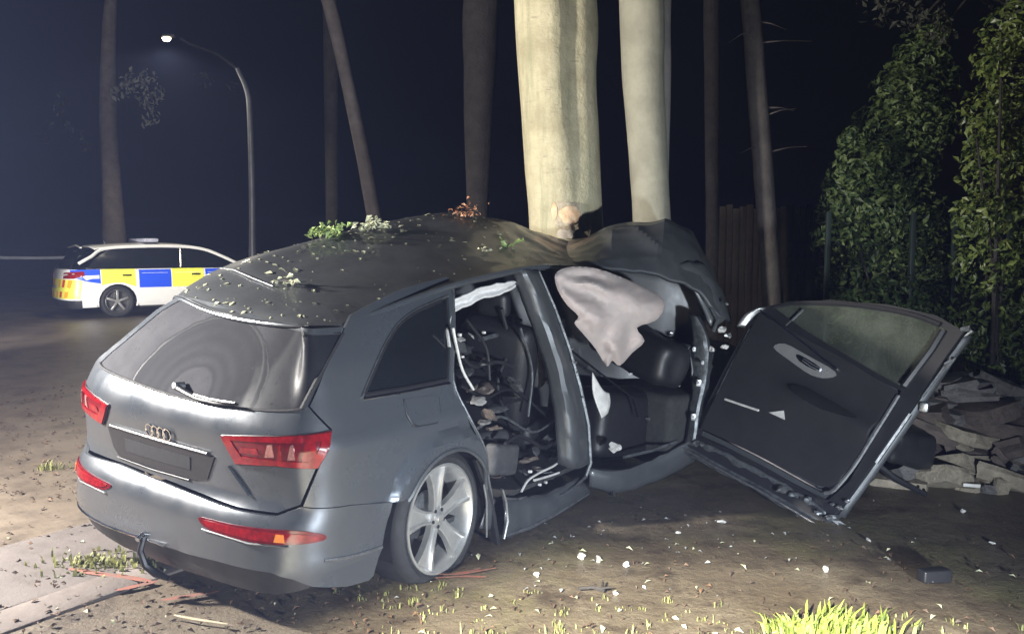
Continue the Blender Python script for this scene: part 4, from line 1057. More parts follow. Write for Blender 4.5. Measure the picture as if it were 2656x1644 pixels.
def bush(name, label, clumps, depth, per, size, m, seed, cat_='hedge', dj=.35):
    rr = random.Random(seed); C = [(at(a, b, depth + rr.uniform(-dj, dj)), r_ * depth / FPX) for a, b, r_ in clumps]
    bx = sum(c.x for c, _ in C) / len(C); by = sum(c.y for c, _ in C) / len(C); base = Vector((bx, by, gz(bx, by)))
    root = thing(name, label, cat_, base)
    for k in range(7):
        c, r_ = C[(k * 3) % len(C)]; s = base + Vector((rr.uniform(-.3, .3), rr.uniform(-.2, .2), 0)); e = c - Vector((0, 0, r_ * .2))
        MB().tube([s - base, (s * .5 + e * .5 + Vector((rr.uniform(-.1, .1), 0, 0))) - base, e - base], [.025, .018, .008], 6).build('stem', BARKD, root)
    leaf_cloud('foliage', [(c - base, r_) for c, r_ in C], per, size, m, root, seed)
    return root


bush('overgrown_hedge', 'tall dim overgrown hedge climbing behind the open car door', [(2190, 520, 60), (2175, 620, 60), (2230, 430, 70), (2290, 340, 80), (2340, 240, 75), (2390, 150, 65), (2420, 80, 45), (2260, 540, 95), (2330, 430, 95), (2390, 320, 85), (2420, 210, 60), (2180, 720, 60), (2270, 680, 95), (2350, 580, 95), (2200, 820, 70), (2300, 800, 90), (2380, 700, 80), (2400, 820, 80), (2150, 560, 34), (2155, 480, 26), (2210, 360, 30)], 9.3, 7000, .085, LEAFG, 41)
bush('laurel_bush', 'bright glossy laurel bush at the edge beyond the open door', [(2600, 90, 55), (2650, 60, 70), (2570, 170, 45), (2630, 190, 85), (2560, 290, 65), (2630, 330, 95), (2570, 420, 80), (2650, 470, 95), (2540, 560, 65), (2610, 600, 100), (2550, 690, 75), (2640, 740, 100), (2550, 810, 75), (2620, 880, 95), (2570, 930, 70), (2530, 330, 30), (2650, 980, 70), (2510, 900, 45)], 7.9, 4200, .075, LEAFB, 43, 'bush')
cf = tree('larch_tree', 'dark drooping branches reaching in above the hedge from beyond the edge', [(2850, 700, 70), (2848, 500, 66), (2846, 200, 62), (2845, 0, 58)], 8.8, BARKD, 53., crown=0)
cl = [(at(a, b, 8.7) - cf.location, r_ * 8.7 / FPX) for a, b, r_ in ((2330, 15, 60), (2400, 40, 50), (2440, 80, 40), (2280, -20, 70), (2620, -10, 60), (2370, 70, 28))]
for c, r_ in cl: MB().tube([Vector((0, 0, 5.2)), c * .5 + Vector((0, 0, 3.1)), c], [.05, .03, .008], 6).build('limb', BARKD, cf)
leaf_cloud('branch_foliage', cl, 1200, .09, LEAFD, cf, 47)

WOODF = mat('dark_fence_wood', (.030, .024, .018), .9, vary=(8, .4), bump=(30, .6, .01), spec=.1)
fence = thing('timber_fence', 'low dark close-boarded timber fence below the thin leaning trunk', 'fence', gp(2020, 800))
bd = None
for k in range(17):
    p = at(1872 + k * 17.4, 700, 11.3); hgt = 2.18 + .03 * math.sin(k * 2.1)
    if bd is None: bd = MB().box((0, 0, 1.07), (.086, .022, 2.14), None, .004).build('board', WOODF, fence); o = bd
    else: o = bd.copy(); COL.objects.link(o)
    o.location = (p.x - fence.location.x, 11.3 - fence.location.y + .012 * (k % 2), gz(p.x, 11.3) - fence.location.z); o.scale = (1, 1, hgt / 2.14)
for z in (.4, 1.7):
    MB().box((0, 11.345 - fence.location.y, z + gz(0, 11.3) - fence.location.z), (1.7, .05, .08), None, .005).build('rail', WOODF, fence)
FENCEM = mat('dark_green_metal', (.03, .045, .04), .45, .3, vary=(10, .3))
mf = thing('mesh_fence', 'dark green metal mesh fence half buried in the hedge', 'fence', gp(2400, 880))
for a in (2142, 2360, 2468, 2610):
    p = at(a, 800, 8.9) - mf.location; g0 = gz(0, 8.9) - mf.location.z
    MB().box((p.x, p.y, g0 + 1.05), (.05, .05, 2.1), None, .006).build('post', FENCEM, mf)
for k in range(9):
    a = at(2120, 800, 8.93) - mf.location; b = at(2656, 800, 8.93) - mf.location; z = gz(0, 8.9) - mf.location.z + .15 + k * .23
    MB().tube([(a.x, a.y, z), (b.x, b.y, z)], .004, 5).build('wire', FENCEM, mf)

# ------------------------------------------------------------------ street lamp
POLE = mat('galvanised_pole', (.13, .135, .15), .5, .4, vary=(5, .25))
LD = 15.8
base = at(656, 700, LD); base.z = gz(base.x, base.y)
sl = thing('street_lamp', 'tall grey street lamp lit above the police car', 'street lamp', base)
bp_ = [Vector((0, 0, 0)), Vector((0, 0, 1.2)), at(654, 500, LD) - base, at(648, 300, LD) - base, at(640, 235, LD) - base, at(615, 178, LD) - base]
MB().tube([Vector(p) for p in cat(bp_, 5)], [.075] * 6 + [.064 - .0014 * k for k in range(20)], 10).build('pole', POLE, sl)
hd = at(432, 104, LD) - base
MB().tube([Vector(p) for p in cat([bp_[-1], at(560, 140, LD) - base, at(500, 118, LD) - base, hd + Vector((.25, 0, .03))], 4)], [.028 - .0005 * k for k in range(13)], 8).build('arm', mat('dark_arm', (.004, .004, .005), .9, .0, vary=(5, .25)), sl)
MB().box(hd + Vector((.05, 0, .07)), (.24, .14, .05), None, .02).build('lantern', mat('dark_lantern', (.02, .02, .022), .6, vary=(5, .2)), sl)
em = bpy.data.materials.new('lamp_glow'); em.use_nodes = True; e_ = em.node_tree.nodes['Principled BSDF']
e_.inputs['Base Color'].default_value = (1, .95, .8, 1); e_.inputs['Emission Color'].default_value = (1., .88, .58, 1); e_.inputs['Emission Strength'].default_value = 18
nz = em.node_tree.nodes.new('ShaderNodeTexNoise'); nz.inputs['Scale'].default_value = 12; em.node_tree.links.new(nz.outputs['Fac'], e_.inputs['Roughness'])
V, Fc = lathe([(0, -.10), (.08, -.09), (.13, -.05), (.15, 0)], 20)
o = mesh_obj('lamp_bowl', [hd + Vector((p.x * .52, p.z * .4, p.y * .6 + .03)) for p in V], Fc, em, sl)
spot('lamp_light', base + hd + Vector((0, 0, -.16)), base + hd + Vector((0, 0, -3)), 420, (1., .90, .70), 158, .3, .12)

# ------------------------------------------------------------------ police estate car
PA = R(52); pw = at(308, 800, 17.4)
PEX = Vector((math.sin(PA), math.cos(PA), 0))
po0 = Vector((pw.x, pw.y, 0)) - PEX * .98; po0.z = gz(pw.x, pw.y)
pol = thing('police_car', 'white police estate car with yellow and blue check panels', 'car', po0, (0, 0, R(90) - PA))
WHITE = mat('white_car_paint', (.80, .80, .78), .3, vary=(4, .06), coat=.5)
YEL = mat('fluorescent_yellow_film', (.90, .88, .10), .35, vary=(20, .1))
BLU = mat('blue_film', (.02, .085, .75), .35, vary=(20, .1))
ORA = mat('orange_film', (.85, .40, .02), .35, vary=(20, .1))
REDF = mat('red_film', (.65, .03, .03), .35, vary=(20, .1))
pskin = Skin([(0, .935), (.004, .7), (.02, .45), (.07, .22), (.16, .09), (.32, .02), (.55, 0), (1, 0), (2, 0), (3, 0), (4.2, .02), (4.7, .12), (4.9, .35)],
             [(.2, .08), (.3, .02), (.4, 0), (.56, 0), (.60, .03), (.8, .04), (.95, .06), (1.0, .08), (1.2, .25), (1.38, .42), (1.5, .55)],
             [(.18, .07), (.3, .015), (.45, 0), (.7, 0), (.9, .015), (.97, .04), (1.0, .05), (1.2, .14), (1.38, .24), (1.5, .33)], 1.87)
PSX = pskin.S[[i for i, p in enumerate(pskin.T) if p[0] > 1.0][0]] - [p for p in pskin.T if p[0] > 1.0][0][0]


def px_(x): return x + PSX


def pa(cx, r_, a0, a1): return [(px_(cx) + r_ * math.cos(R(a)), .32 + r_ * math.sin(R(a))) for a in np.linspace(a0, a1, 14)]


pside = [(0, .22), (px_(.45), .22)] + pa(.98, .365, 195, -15) + [(px_(3.5), .20)] + pa(3.95, .365, 195, -15) + [(px_(4.6), .25), (px_(4.7), .6), (px_(4.4), .80), (px_(3.75), .97), (px_(2.5), .985), (px_(1.0), .985), (px_(.4), .975), (.8, .985), (0, .985)]
pb = panel('body_side', pside, pskin, WHITE, pol, .09, (), .02)
panel('body_side', [(-a, b) for a, b in pside], pskin, WHITE, pol, .12, (), .02)
gls = [(px_(.42), 1.0), (px_(.60), 1.20), (px_(.86), 1.37), (px_(1.5), 1.415), (px_(2.3), 1.415), (px_(2.75), 1.36), (px_(3.15), 1.20), (px_(3.55), 1.0), (px_(2.5), .995), (px_(1.5), .995)]
pg = panel('side_windows', gls, pskin, GLASSD, pol, .09, (), .01, -.004)
panel('side_windows', [(-a, b) for a, b in gls], pskin, GLASSD, pol, .12, (), .01, -.004)
for x in (1.30, 2.25):
    ribbon('window_pillar', [(px_(x), 1.0, .002), (px_(x + .06), 1.40, .002)], pskin, .022, BLACKG, pg)
rail = [(px_(-.05), .99, .0), (px_(.25), 1.10, .0), (px_(.52), 1.235, 0), (px_(.80), 1.395, .0), (px_(1.5), 1.445, .0), (px_(2.3), 1.445, .0), (px_(2.8), 1.385, .0), (px_(3.2), 1.22, .0), (px_(3.6), 1.01, .0)]
ribbon('roof_rail', cat(rail[1:], 5), pskin, .034, WHITE, pol)
# roof, tail window, bonnet
top = [(.62, 1.40), (.80, 1.435), (1.5, 1.475), (2.3, 1.475), (2.8, 1.41)]
loft('roof', [[pskin(px_(x), z - .02), Vector((x - .05, .5, z + .03)), Vector((x - .08, .935, z + .04)), Vector((x - .05, 1.37, z + .03)), pskin(-px_(x), z - .02)] for x, z in top], WHITE, pol, .01, 0, 4, 4)
loft('windscreen', [[pskin(px_(2.8), 1.39), Vector((2.78, .935, 1.44)), pskin(-px_(2.8), 1.39)], [pskin(px_(3.62), 1.0), Vector((3.85, .935, 1.02)), pskin(-px_(3.62), 1.0)]], GLASSD, pol, .008, 0, 4, 4)
loft('bonnet', [[pskin(px_(3.62), 1.0), Vector((3.85, .935, 1.03)), pskin(-px_(3.62), 1.0)], [pskin(px_(4.3), .84), Vector((4.5, .935, .90)), pskin(-px_(4.3), .84)], [pskin(px_(4.65), .62), Vector((4.86, .935, .68)), pskin(-px_(4.65), .62)], [pskin(px_(4.65), .3), Vector((4.9, .935, .3)), pskin(-px_(4.65), .3)]], WHITE, pol, .01, 0, 4, 4)
panel('rear_window', [(-.75, 1.0), (.75, 1.0), (.68, 1.36), (-.68, 1.36)], pskin, GLASSD, pol, .1, (), .01)
MB().tube([pskin(px_(.50), 1.40, .0) + Vector((-.12, .1, .02)), Vector((.42, .935, 1.47)), pskin(-px_(.50), 1.40, .0) + Vector((-.12, -.1, .02))], .03, 6, True, .5).build('rear_spoiler', WHITE, pol)
# check panels
for nm, mm, P in (('yellow_check', YEL, [(px_(.68), .985), (px_(1.33), .985), (px_(1.33), .62), (px_(1.24), .66), (px_(1.10), .71), (px_(.90), .71), (px_(.74), .68), (px_(.68), .66)]),
                  ('blue_check', BLU, [(px_(.02), .975), (px_(.66), .985), (px_(.66), .70), (px_(.48), .73), (px_(.25), .78)]),
                  ('blue_check', BLU, [(px_(1.40), .97), (px_(2.04), .97), (px_(2.04), .60), (px_(1.40), .60)]),
                  ('yellow_check', YEL, [(px_(2.06), .985), (px_(2.72), .985), (px_(2.72), .60), (px_(2.06), .60)]),
                  ('blue_check', BLU, [(px_(2.76), .97), (px_(3.3), .97), (px_(3.3), .665), (px_(2.76), .665)])):
    panel(nm, P, pskin, mm, pol, .07, (), .003, .004)
panel('white_slash', [(px_(.32), .86), (px_(.64), .87), (px_(.64), .80), (px_(.50), .80), (px_(.40), .77)], pskin, WHITE, pol, .06, (), .003, .007)
ribbon('door_joint', [(px_(1.36), .98, .002), (px_(1.36), .30, .002)], pskin, .005, BLACKG, pb)
ribbon('door_joint', [(px_(2.40), .98, .002), (px_(2.40), .26, .002)], pskin, .005, BLACKG, pb)
for x in (1.16, 2.55): MB().box(pskin(px_(x), .86, .02), (.17, .03, .035), None, .01).build('door_handle', BLACKG, pb)
ribbon('sill_trim', [(px_(1.4), .20, .006), (px_(3.5), .20, .006)], pskin, .03, BLACKP, pol)
# rear: lamps and chevron film
for sg in (1, -1):
    panel('tail_lamp', [(sg * .52, .92), (sg * 1.10, .95), (sg * 1.12, .86), (sg * .9, .80), (sg * .52, .80)], pskin, REDL, pol, .05, (), .01, .008)
    for k in range(3):
        panel('chevron', [(sg * (.10 + .26 * k), .42), (sg * (.23 + .26 * k), .42), (sg * (.37 + .26 * k), .78), (sg * (.24 + .26 * k), .78)], pskin, (ORA, REDF, ORA)[k], pol, .06, (), .003, .004)
    panel('rear_film', [(sg * .02, .40), (sg * 1.02, .40), (sg * 1.08, .78), (sg * .02, .79)], pskin, YEL, pol, .08, (), .002, .0018)
    panel('lower_bumper', [(sg * .0, .20), (sg * 1.05, .20), (sg * 1.05, .37), (sg * .0, .37)], pskin, BLACKP, pol, .08, (), .01, .006)
MB().tube([pskin(px_(.18), .90, .012), pskin(px_(-.10), .88, .014), pskin(px_(-.30), .86, .014)], .014, 6).build('lamp_strip', PALE, pol)
lb = MB().box((1.75, .935, 1.575), (.30, 1.25, .085), None, .03).build('light_bar', mat('light_bar_lens', (.45, .46, .55), .25, vary=(8, .3)), pol)
MB().box((1.75, .935, 1.528), (.22, 1.1, .03), None, .005).build('bar_foot', BLACKP, lb)
MB().tube([(.95, .7, 1.47), (.90, .7, 1.56)], [.025, .010], 6).build('aerial', BLACKP, pol)
pwheel = None
for x in (.98, 3.95):
    w_ = bpy.data.objects.new('wheel', None); COL.objects.link(w_); w_.parent = pol; w_.location = (x, .03, .33)
    if pwheel is None:
        V, Fc = lathe([(.22, .05), (.235, .02), (.28, .005), (.318, .02), (.328, .05), (.328, .19), (.30, .22), (.22, .21)], 40); a1 = mesh_obj('tyre', V, Fc, RUBBER, w_)
        V, Fc = lathe([(.0, .10), (.20, .10), (.21, .04), (.228, .015), (.236, .02)], 40); a2 = mesh_obj('rim', V, Fc, mat('dark_rim', (.12, .12, .12), .4, .5, vary=(9, .3)), w_)
        sp2 = MB().box((0, .03, .115), (.045, .03, .20), None, .008).build('spoke', ALLOY, w_)
        pwheel = (a1, a2, sp2); own = True
    else:
        for a_ in pwheel[:2]:
            c_ = a_.copy(); COL.objects.link(c_); c_.parent = w_
        own = False
    for k in range(5):
        if own and k == 0: sp2.rotation_euler = (0, 0, 0); continue
        c_ = sp2.copy(); COL.objects.link(c_); c_.parent = w_; c_.rotation_euler = (0, R(72 * k + (0 if own else 20)), 0)
    MB().tube([(0, .045, 0), (0, .01, 0)], .045, 12).build('hub', ALLOY, w_)
for sg, sx in ((1, .98), (1, 3.95)):
    lin = MB(); A = [(sx + .40 * math.cos(t), .32 + .40 * math.sin(t)) for t in np.linspace(-.3, math.pi + .3, 18)]; n = len(A)
    lin.add([(a, y, b) for y in (.02, .4) for a, b in A] + [(a, .4, b) for a, b in A] + [(sx, .4, .32)], [(i, i + 1, n + i + 1, n + i) for i in range(n - 1)] + [(2 * n + i, 2 * n + i + 1, 3 * n) for i in range(n - 1)])
    lin.build('arch_liner', BLACKP, pol)
MB().box((2.4, .935, .30), (4.2, 1.6, .16)).box((2.2, .935, .75), (2.8, 1.5, .12)).build('underbody', BLACKP, pol)

# barrier tape from the dim trunk out of the picture
tp0 = at(270, 664, 20.3); tp1 = at(-260, 650, 19.)
tape = MB(); Vt = []
for k in range(13):
    t = k / 12; p = tp0 * (1 - t) + tp1 * t + Vector((0, 0, -.10 * math.sin(math.pi * t))); tw_ = .5 * math.sin(5 * t)
    Vt += [p + Vector((0, .03 * math.sin(tw_), .035 * math.cos(tw_))), p - Vector((0, .03 * math.sin(tw_), .035 * math.cos(tw_)))]
tape.add(Vt, [(2 * k, 2 * k + 2, 2 * k + 3, 2 * k + 1) for k in range(12)])
tag(tape.build('barrier_tape', mat('barrier_film', (.30, .32, .38), .4, vary=(3, .4)), flat=True), 'thin pale barrier tape strung past the dim trunk into the dark', 'tape')

# ------------------------------------------------------------------ rubble of the broken boundary wall
STONE = [mat('buff_stone', (.36, .31, .235), .95, vary=(9, .4), bump=(26, .9, .03)), mat('brown_stone', (.13, .102, .088), .95, vary=(9, .45), bump=(26, .9, .03)), mat('grey_stone', (.18, .17, .165), .95, vary=(9, .4), bump=(26, .9, .03))]


def rock(s, seed):
    bm = bmesh.new(); bmesh.ops.create_cube(bm, size=2); bmesh.ops.subdivide_edges(bm, edges=list(bm.edges), cuts=2, use_grid_fill=True)
    o3 = Vector((seed * 3.7, seed * 1.3, seed)); V = []
    for v in bm.verts:
        q = v.co.normalized() * .35 + v.co * .65
        q = q * (1 + .28 * noise.noise(q * 1.1 + o3) + .12 * noise.noise(q * 3 + o3)); V.append(Vector((q.x * s[0] / 2, q.y * s[1] / 2, q.z * s[2] / 2)))
    bm.verts.index_update(); Fc = [[l.vert.index for l in f.loops] for f in bm.faces]; bm.free(); return V, Fc


wb = gp(2480, 1290)
wall = thing('broken_stone_wall', 'tumbled low stone wall beyond the open door, slabs heaped in layers', 'wall', wb)
rr = random.Random(21)
layers = ((1248, 6.25, 0, ((2345, .42), (2430, .40), (2510, .46), (2600, .44), (2680, .4))), (1215, 6.4, 0, ((2330, .30), (2400, .36), (2480, .40), (2560, .34), (2640, .42))),
          (1170, 6.5, 1, ((2440, .40), (2520, .44), (2600, .46), (2690, .4))), (1120, 6.55, 1, ((2390, .50), (2480, .46), (2570, .56), (2660, .5))),
          (1070, 6.7, 1, ((2370, .44), (2450, .50), (2550, .44), (2640, .5))), (1035, 6.85, 2, ((2400, .36), (2500, .46), (2600, .40))), (1000, 7.0, 2, ((2440, .34), (2530, .44), (2620, .36), (2480, .3))))
for li, (py, d, mi, row) in enumerate(layers):
    for k, (a, ln) in enumerate(row):
        V, Fc = rock((ln * rr.uniform(.9, 1.25), rr.uniform(.34, .5), rr.uniform(.10, .17)), li * 9 + k)
        o = mesh_obj('stone', V, Fc, STONE[mi if rr.random() < .8 else rr.randrange(3)], wall, smooth_angle=30)
        o.location = at(a + rr.uniform(-10, 10), py + rr.uniform(-8, 8), d + rr.uniform(-.05, .08)) - wb
        o.rotation_euler = (rr.uniform(-.4, .4), rr.uniform(-.32, .32), rr.uniform(-.9, .9))
for k in range(24):                                                 # broken small pieces lying on the slabs
    V, Fc = rock((rr.uniform(.06, .16), rr.uniform(.05, .12), rr.uniform(.04, .08)), 200 + k)
    o = mesh_obj('stone', V, Fc, STONE[rr.randrange(3)], wall, smooth_angle=30)
    py_ = rr.uniform(1000, 1275); o.location = at(rr.uniform(2350, 2680), py_, 6.95 - (py_ - 1000) / 275 * .95) - wb; o.rotation_euler = (rr.uniform(0, 6), rr.uniform(0, 6), rr.uniform(0, 6))
core, Fc = rock((2.3, .9, .55), 99)                                 # packed earth that the stones lie on
o = mesh_obj('wall_core', core, Fc, STONE[1], wall, smooth_angle=30); o.location = at(2560, 1150, 7.05) - wb + Vector((0, 0, -.02))


def frag(name, label, cat_, px, py, s, seed, m, flat=.4, up=.4):
    p = gp(px, py); o = shard(name, (0, 0, 0), s, seed, m, None, flat); o.location = p + Vector((0, 0, s * flat * up)); return tag(o, label, cat_)


cushion('bumper_fragment', (0, 0, 0), (.42, .30, .26), (.2, .15, .3), BLACKP, None, .06, .06).location = at(2345, 1150, 6.2)
tag(bpy.data.objects['bumper_fragment'], 'crumpled black bumper piece wedged between open door and rubble', 'car part')
MB().tube([at(2270, 1200, 5.9), at(2320, 1240, 5.85), at(2400, 1282, 5.9), at(2395, 1268, 5.95)], [.02, .025, .018, .01], 6).build('trim_strip', BLACKP)
tag(bpy.data.objects['trim_strip'], 'bent black trim strip on the ground below the bumper piece', 'car part')
tag(cushion('plastic_block', (0, 0, 0), (.17, .07, .07), (0, .05, .25), BLACKP, None, .012, .01), 'small black plastic block lying in the shadow near the grass tuft', 'car part').location = gp(2420, 1505, .03)
WHITEP = mat('white_scrap', (.70, .69, .66), .6, vary=(14, .2))
o = MB().box((0, 0, 0), (.12, .02, .025), None, .004).build('white_scrap', WHITEP); o.location = at(2520, 1258, 6.05); o.rotation_euler = (0, .05, -.1)
tag(o, 'small white strip of plastic resting on the buff rubble', 'scrap')
frag('plastic_shard', 'curled pale shard on the ground between wheel and shadow', 'debris', 1508, 1445, 0.022, 201, WHITEP, .8)
frag('plastic_shard', 'pale upright shard beside the curled shard', 'debris', 1552, 1452, 0.020, 202, PALE, .9)
frag('plastic_shard', 'bright white flake nearest the edge of the shadow', 'debris', 1624, 1464, 0.020, 203, WHITEP, .4)
frag('plastic_shard', 'small white flake left of the dark twig litter', 'debris', 1392, 1489, 0.019, 204, WHITEP, .4)
frag('plastic_shard', 'white flake just in front of the dark twig', 'debris', 1596, 1538, 0.016, 205, WHITEP, .5)
frag('plastic_shard', 'broad pale flake in the dark under the sagging door', 'debris', 1872, 1353, 0.028, 206, PALE, .35)
frag('plastic_shard', 'pale flake in the dark left of the sagging door', 'debris', 1758, 1382, 0.020, 207, PALE, .4)
frag('plastic_shard', 'pale double flake in the dark right of the door corner', 'debris', 2252, 1400, 0.020, 208, PALE, .4)
frag('plastic_shard', 'round pale flake below the buff rubble', 'debris', 2498, 1327, 0.019, 209, PALE, .7)
frag('plastic_shard', 'pale flake far out in the dark near the picture edge', 'debris', 2572, 1408, 0.019, 210, PALE, .4)
frag('plastic_shard', 'upright pale chip in the dark above the grass tuft', 'debris', 2142, 1477, 0.016, 211, PALE, .9)
frag('metal_piece', 'torn grey metal piece lying at the corner of the sagging door', 'debris', 2160, 1352, .06, 212, STEEL, .4)
tw = gp(1500, 1535, .02)
o = MB().tube([Vector((0, 0, 0)), Vector((.07, -.02, .015)), Vector((.12, -.03, .005)), Vector((.13, .05, .02))], [.008, .009, .012, .004], 6).tube([Vector((.11, -.03, .01)), Vector((.16, -.05, .03))], [.008, .003], 6).build('twig', BARKD); o.location = tw
tag(o, 'dark forked twig on the lit dirt in front of the wheel', 'twig')
o = MB().tube([gp(452, 1601, .012), gp(500, 1612, .014), gp(590, 1624, .012)], [.004, .007, .004], 6).build('stick', mat('pale_dry_stick', (.55, .47, .32), .8, vary=(20, .3))); tag(o, 'thin pale dry stick lying by the kerb', 'stick')

# many small fragments: too many to count
rr = random.Random(77)


def scatter(name, label, n, zone, size, m, kind_seed, flat=True, onroof=False):
    rr = random.Random(kind_seed); P = []; N = []; S = []
    while len(P) < n:
        a, b = zone(rr); p = gp(a, b, .004 + .006 * rr.random())
        P.append(p); N.append((rr.gauss(0, .3), rr.gauss(0, .3), 1)); S.append(size * rr.uniform(.5, 1.6))
    V, Fc = leaf_mesh(P, N, S, rr, .6, .35)
    return tag(mesh_obj(name, V, Fc, m, flat=True), label, kind='stuff')


scatter('leaf_litter', 'small dark leaves and bits littering the lit ground', 420, lambda r: (r.uniform(-60, 1100), 1250 + 420 * r.random() ** .8), .030, LEAFBR, 1)
scatter('leaf_litter', 'small dark leaves on the verge', 300, lambda r: (r.uniform(900, 2700), r.uniform(1400, 1660)), .028, LEAFBR, 2)
scatter('fallen_leaves', 'pale fallen leaves on the pavement and verge', 90, lambda r: (r.uniform(-40, 2700), r.uniform(1380, 1660)), .030, LEAFP, 3)
scatter('glass_crumbs', 'scattered glass crumbs and flakes round the wreck', 95, lambda r: (r.gauss(1650, 380), 1300 + abs(r.gauss(90, 70))), .022, mat('glass_crumb', (.30, .31, .31), .2, vary=(40, .4)), 4)
scatter('leaf_litter', 'fallen leaves far down the pavement', 300, lambda r: (r.uniform(-60, 260), r.uniform(1000, 1300)), .035, LEAFBR, 6)

# leaves lying on the wreck's roof
rr = random.Random(31); P = []; N = []; S = []
MW = suv.matrix_world
for _ in range(210):
    i = 1 + 42 * rr.random() ** 1.15 * .8; j = 2 + 24 * rr.random()
    if rr.random() < .35: i = rr.gauss(19, 5); j = rr.gauss(20, 4)
    i = min(max(i, 1), 44); j = min(max(j, 1), 27)
    p, nrm = roof_at(i, j); nrm = nrm if nrm.z > 0 else -nrm
    P.append(MW @ (p + nrm * .005)); N.append(MW.to_3x3() @ nrm + Vector((rr.gauss(0, .12), rr.gauss(0, .12), 0))); S.append(rr.choice((.012, .016, .022, .03, .045)) * rr.uniform(.7, 1.3))
V, Fc = leaf_mesh(P, N, S, rr, .6, .14)
tag(mesh_obj('fallen_leaves', V, Fc, LEAFP, flat=True), 'small pale leaves strewn over the wreck roof', kind='stuff')


def sprig(label, i, j, n, r_, size, m, seed, tilt=.14):
    p, nrm = roof_at(i, j); p = MW @ p; root = thing('leafy_sprig', label, 'sprig', p)
    rr = random.Random(seed); P = []; N = []; S = []
    a = rr.uniform(0, 6); e = Vector((math.cos(a), math.sin(a), .3)) * r_
    MB().tube([-e * .8 + Vector((0, 0, .03)), Vector((0, 0, .03)), e], [.005, .004, .002], 5).build('stem', BARKG, root)
    for _ in range(n):
        d = Vector((rr.gauss(0, 1), rr.gauss(0, 1), abs(rr.gauss(0, .55)))) * r_ * .5; d.z += .012 + (d.x * EX.x + d.y * EX.y) * tilt
        P.append(d); N.append((rr.gauss(0, .7), rr.gauss(0, .7), 1)); S.append(size * rr.uniform(.6, 1.3))
    V, Fc = leaf_mesh(P, N, S, rr, .55, .35); mesh_obj('leaves', V, Fc, m, root, flat=True)
    return root


LEAFY = mat('fresh_pale_green_leaves', (.34, .42, .16), .5, island=.5, col2=(.20, .30, .09))
sprig('large pale green leafy sprig on the far edge of the wreck roof', 17.5, 23, 75, .14, .05, LEAFY, 3)
sprig('paler sprig of leaves beside the large green one on the roof', 20.5, 20.5, 45, .13, .05, LEAFP, 4)
sprig('rust brown leaf cluster on the peak of the buckled roof', 29., 19.5, 60, .13, .038, mat('rust_leaves', (.26, .085, .035), .6, island=.6, col2=(.40, .22, .12)), 5, .02)
sprig('small yellow green sprig low on the roof above the door opening', 29.5, 8, 16, .07, .05, LEAFY, 6)
sprig('tiny sprig of three leaves left of the yellow green one', 25.5, 7.5, 10, .05, .045, LEAFP, 8)
sprig('small dark twig with pale leaves in the middle of the roof', 10, 13, 18, .09, .045, LEAFP, 9)

# ------------------------------------------------------------------ grass and weeds


def tuft_mesh(n, spread, h, rr, lean=(0, 0), w=.006):
    V = []; Fc = []
    for _ in range(n):
        b = Vector((rr.gauss(0, spread), rr.gauss(0, spread * .6), -.01)); hh = h * rr.uniform(.4, 1.15); a = rr.uniform(0, 6.28)
        d = Vector((math.cos(a) * .5 + lean[0], math.sin(a) * .5 + lean[1], 0)) * hh * rr.uniform(.3, 1.2); sd = Vector((-math.sin(a), math.cos(a), 0)) * w * rr.uniform(.7, 1.6)
        i = len(V); m1 = b + d * .35 + Vector((0, 0, hh * .65)); t = b + d + Vector((0, 0, hh * rr.uniform(.75, 1)))
        V += [b - sd, b + sd, m1 + sd * .8, m1 - sd * .8, t]; Fc += [(i, i + 1, i + 2, i + 3), (i + 3, i + 2, i + 4)]
    return V, Fc


GRASSY = mat('bright_yellow_grass', (.31, .37, .08), .5, island=.6, col2=(.17, .23, .05))
GRASSD = mat('dull_grass', (.30, .30, .11), .6, island=.6, col2=(.12, .13, .05))
rr = random.Random(8)
gt = gp(2175, 1640)
V, Fc = tuft_mesh(300, .095, .11, rr, (.5, .25), .008)
o = mesh_obj('grass_tuft', V, Fc, GRASSY, flat=True); o.location = gt; tag(o, 'large bright yellow-green grass tuft at the lower edge', 'grass tuft')
V, Fc = tuft_mesh(110, .035, .08, rr, (-.6, .1), .007); o = mesh_obj('grass_tuft', V, Fc, GRASSY, flat=True); o.location = gp(2040, 1635); tag(o, 'smaller bright tuft leaning away left of the large grass tuft', 'grass tuft')
V, Fc = tuft_mesh(160, .14, .07, rr, (0, 0), .008); o = mesh_obj('weed_patch', V, Fc, GRASSD, flat=True); o.location = gp(250, 1462); tag(o, 'low yellowish weed patch behind the rear bumper corner', kind='stuff')
V, Fc = tuft_mesh(80, .09, .06, rr, (0, 0), .007); o = mesh_obj('weed_patch', V, Fc, GRASSD, flat=True); o.location = gp(318, 1470); tag(o, 'low weeds beside the towing bracket', kind='stuff')
V, Fc = tuft_mesh(60, .06, .07, rr, (0, 0), .006); o = mesh_obj('weed_patch', V, Fc, GRASSD, flat=True); o.location = gp(130, 1215); tag(o, 'small lone weed tuft out on the pavement', kind='stuff')
V = []; Fc = []
for _ in range(150):
    a, b = rr.uniform(850, 2700), 1470 + 190 * rr.random() ** .6
    if b < 1490 + (a - 900) * .07: continue
    p = gp(a, b); v, f = tuft_mesh(rr.randrange(3, 9), .02, rr.uniform(.015, .05), rr, (0, 0), .003)
    n = len(V); V += [q + p for q in v]; Fc += [tuple(i + n for i in g_) for g_ in f]
tag(mesh_obj('sparse_grass', V, Fc, GRASSD, flat=True), 'sparse short grass growing through the dirt', kind='stuff')

# ------------------------------------------------------------------ investigators' red paint on the ground
PAINTR = mat('red_marking_paint', (.24, .075, .05), .8, vary=(26, .5), col2=(.13, .08, .06), bump=(60, .3, .004))


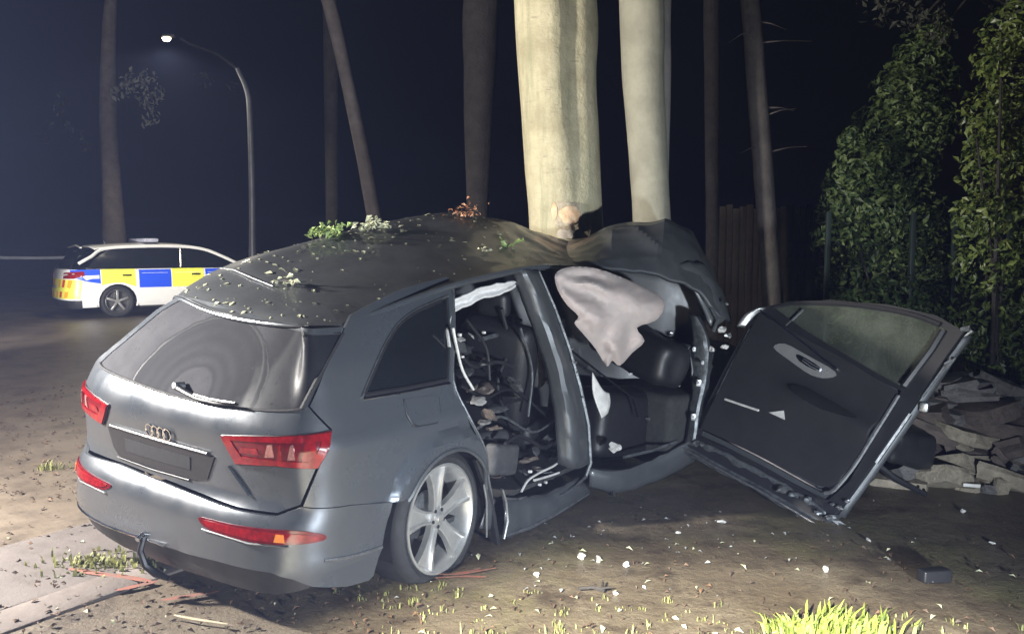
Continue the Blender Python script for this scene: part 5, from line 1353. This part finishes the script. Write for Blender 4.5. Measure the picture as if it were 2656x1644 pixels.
def stroke(name, label, strokes):
    V = []; Fc = []
    for st, w in strokes:
        P = [gp(a, b, .010) for a, b in cat(st, 8)]; n0 = len(V)
        for i, p in enumerate(P):
            t = (P[min(i + 1, len(P) - 1)] - P[max(i - 1, 0)]).normalized(); sd = Vector((-t.y, t.x, 0)); k = w * (1 + .5 * noise.noise(Vector((i * .6, w * 50, 0)))) * min(1, .35 + i / 4, .35 + (len(P) - 1 - i) / 4)
            V += [p + sd * k, p - sd * k, p + Vector((0, 0, .003))]
        for i in range(len(P) - 1):
            a = n0 + i * 3; Fc += [(a, a + 2, a + 5, a + 3), (a + 2, a + 1, a + 4, a + 5)]
    return tag(mesh_obj(name, V, Fc, PAINTR, smooth_angle=0), label, 'paint mark')


stroke('paint_mark', 'red sprayed arrow strokes on the dirt in front of the flat wheel', [(((1098, 1492), (1180, 1492), (1285, 1477)), .012), (((1120, 1503), (1200, 1498), (1262, 1500)), .012), (((1180, 1490), (1220, 1484), (1245, 1478)), .008)])
stroke('paint_mark', 'faint red sprayed lines along the kerb behind the bumper', [(((180, 1478), (260, 1492), (330, 1500), (400, 1515)), .022), (((300, 1535), (360, 1522), (410, 1510)), .02), (((420, 1560), (500, 1548), (570, 1536)), .02)])


def thin(m, amt=.28):
    """light passes through a thin blade"""
    nt = m.node_tree; L = nt.links; b = nt.nodes['Principled BSDF']; t = nt.nodes.new('ShaderNodeBsdfTranslucent'); mx = nt.nodes.new('ShaderNodeMixShader'); mx.inputs[0].default_value = amt
    L.new(b.inputs['Base Color'].links[0].from_socket, t.inputs[0]); L.new(b.outputs[0], mx.inputs[1]); L.new(t.outputs[0], mx.inputs[2]); L.new(mx.outputs[0], nt.nodes['Material Output'].inputs[0])


for m_ in (LEAFG, LEAFB, LEAFP, LEAFY, GRASSY, GRASSD, LEAFD): thin(m_)

# ------------------------------------------------------------------ damp night air
hz = MB().box((0, 170, 6.5), (640, 500, 16))
HAZE = bpy.data.materials.new('night_haze'); HAZE.use_nodes = True
nt = HAZE.node_tree; nt.nodes.clear(); ho = nt.nodes.new('ShaderNodeOutputMaterial'); pv = nt.nodes.new('ShaderNodeVolumePrincipled')
pv.inputs['Color'].default_value = (.40, .50, 1., 1); pv.inputs['Density'].default_value = .0025; pv.inputs['Anisotropy'].default_value = .2
nt.links.new(pv.outputs[0], ho.inputs['Volume'])
tag(hz.build('haze', HAZE, flat=True), kind='stuff')
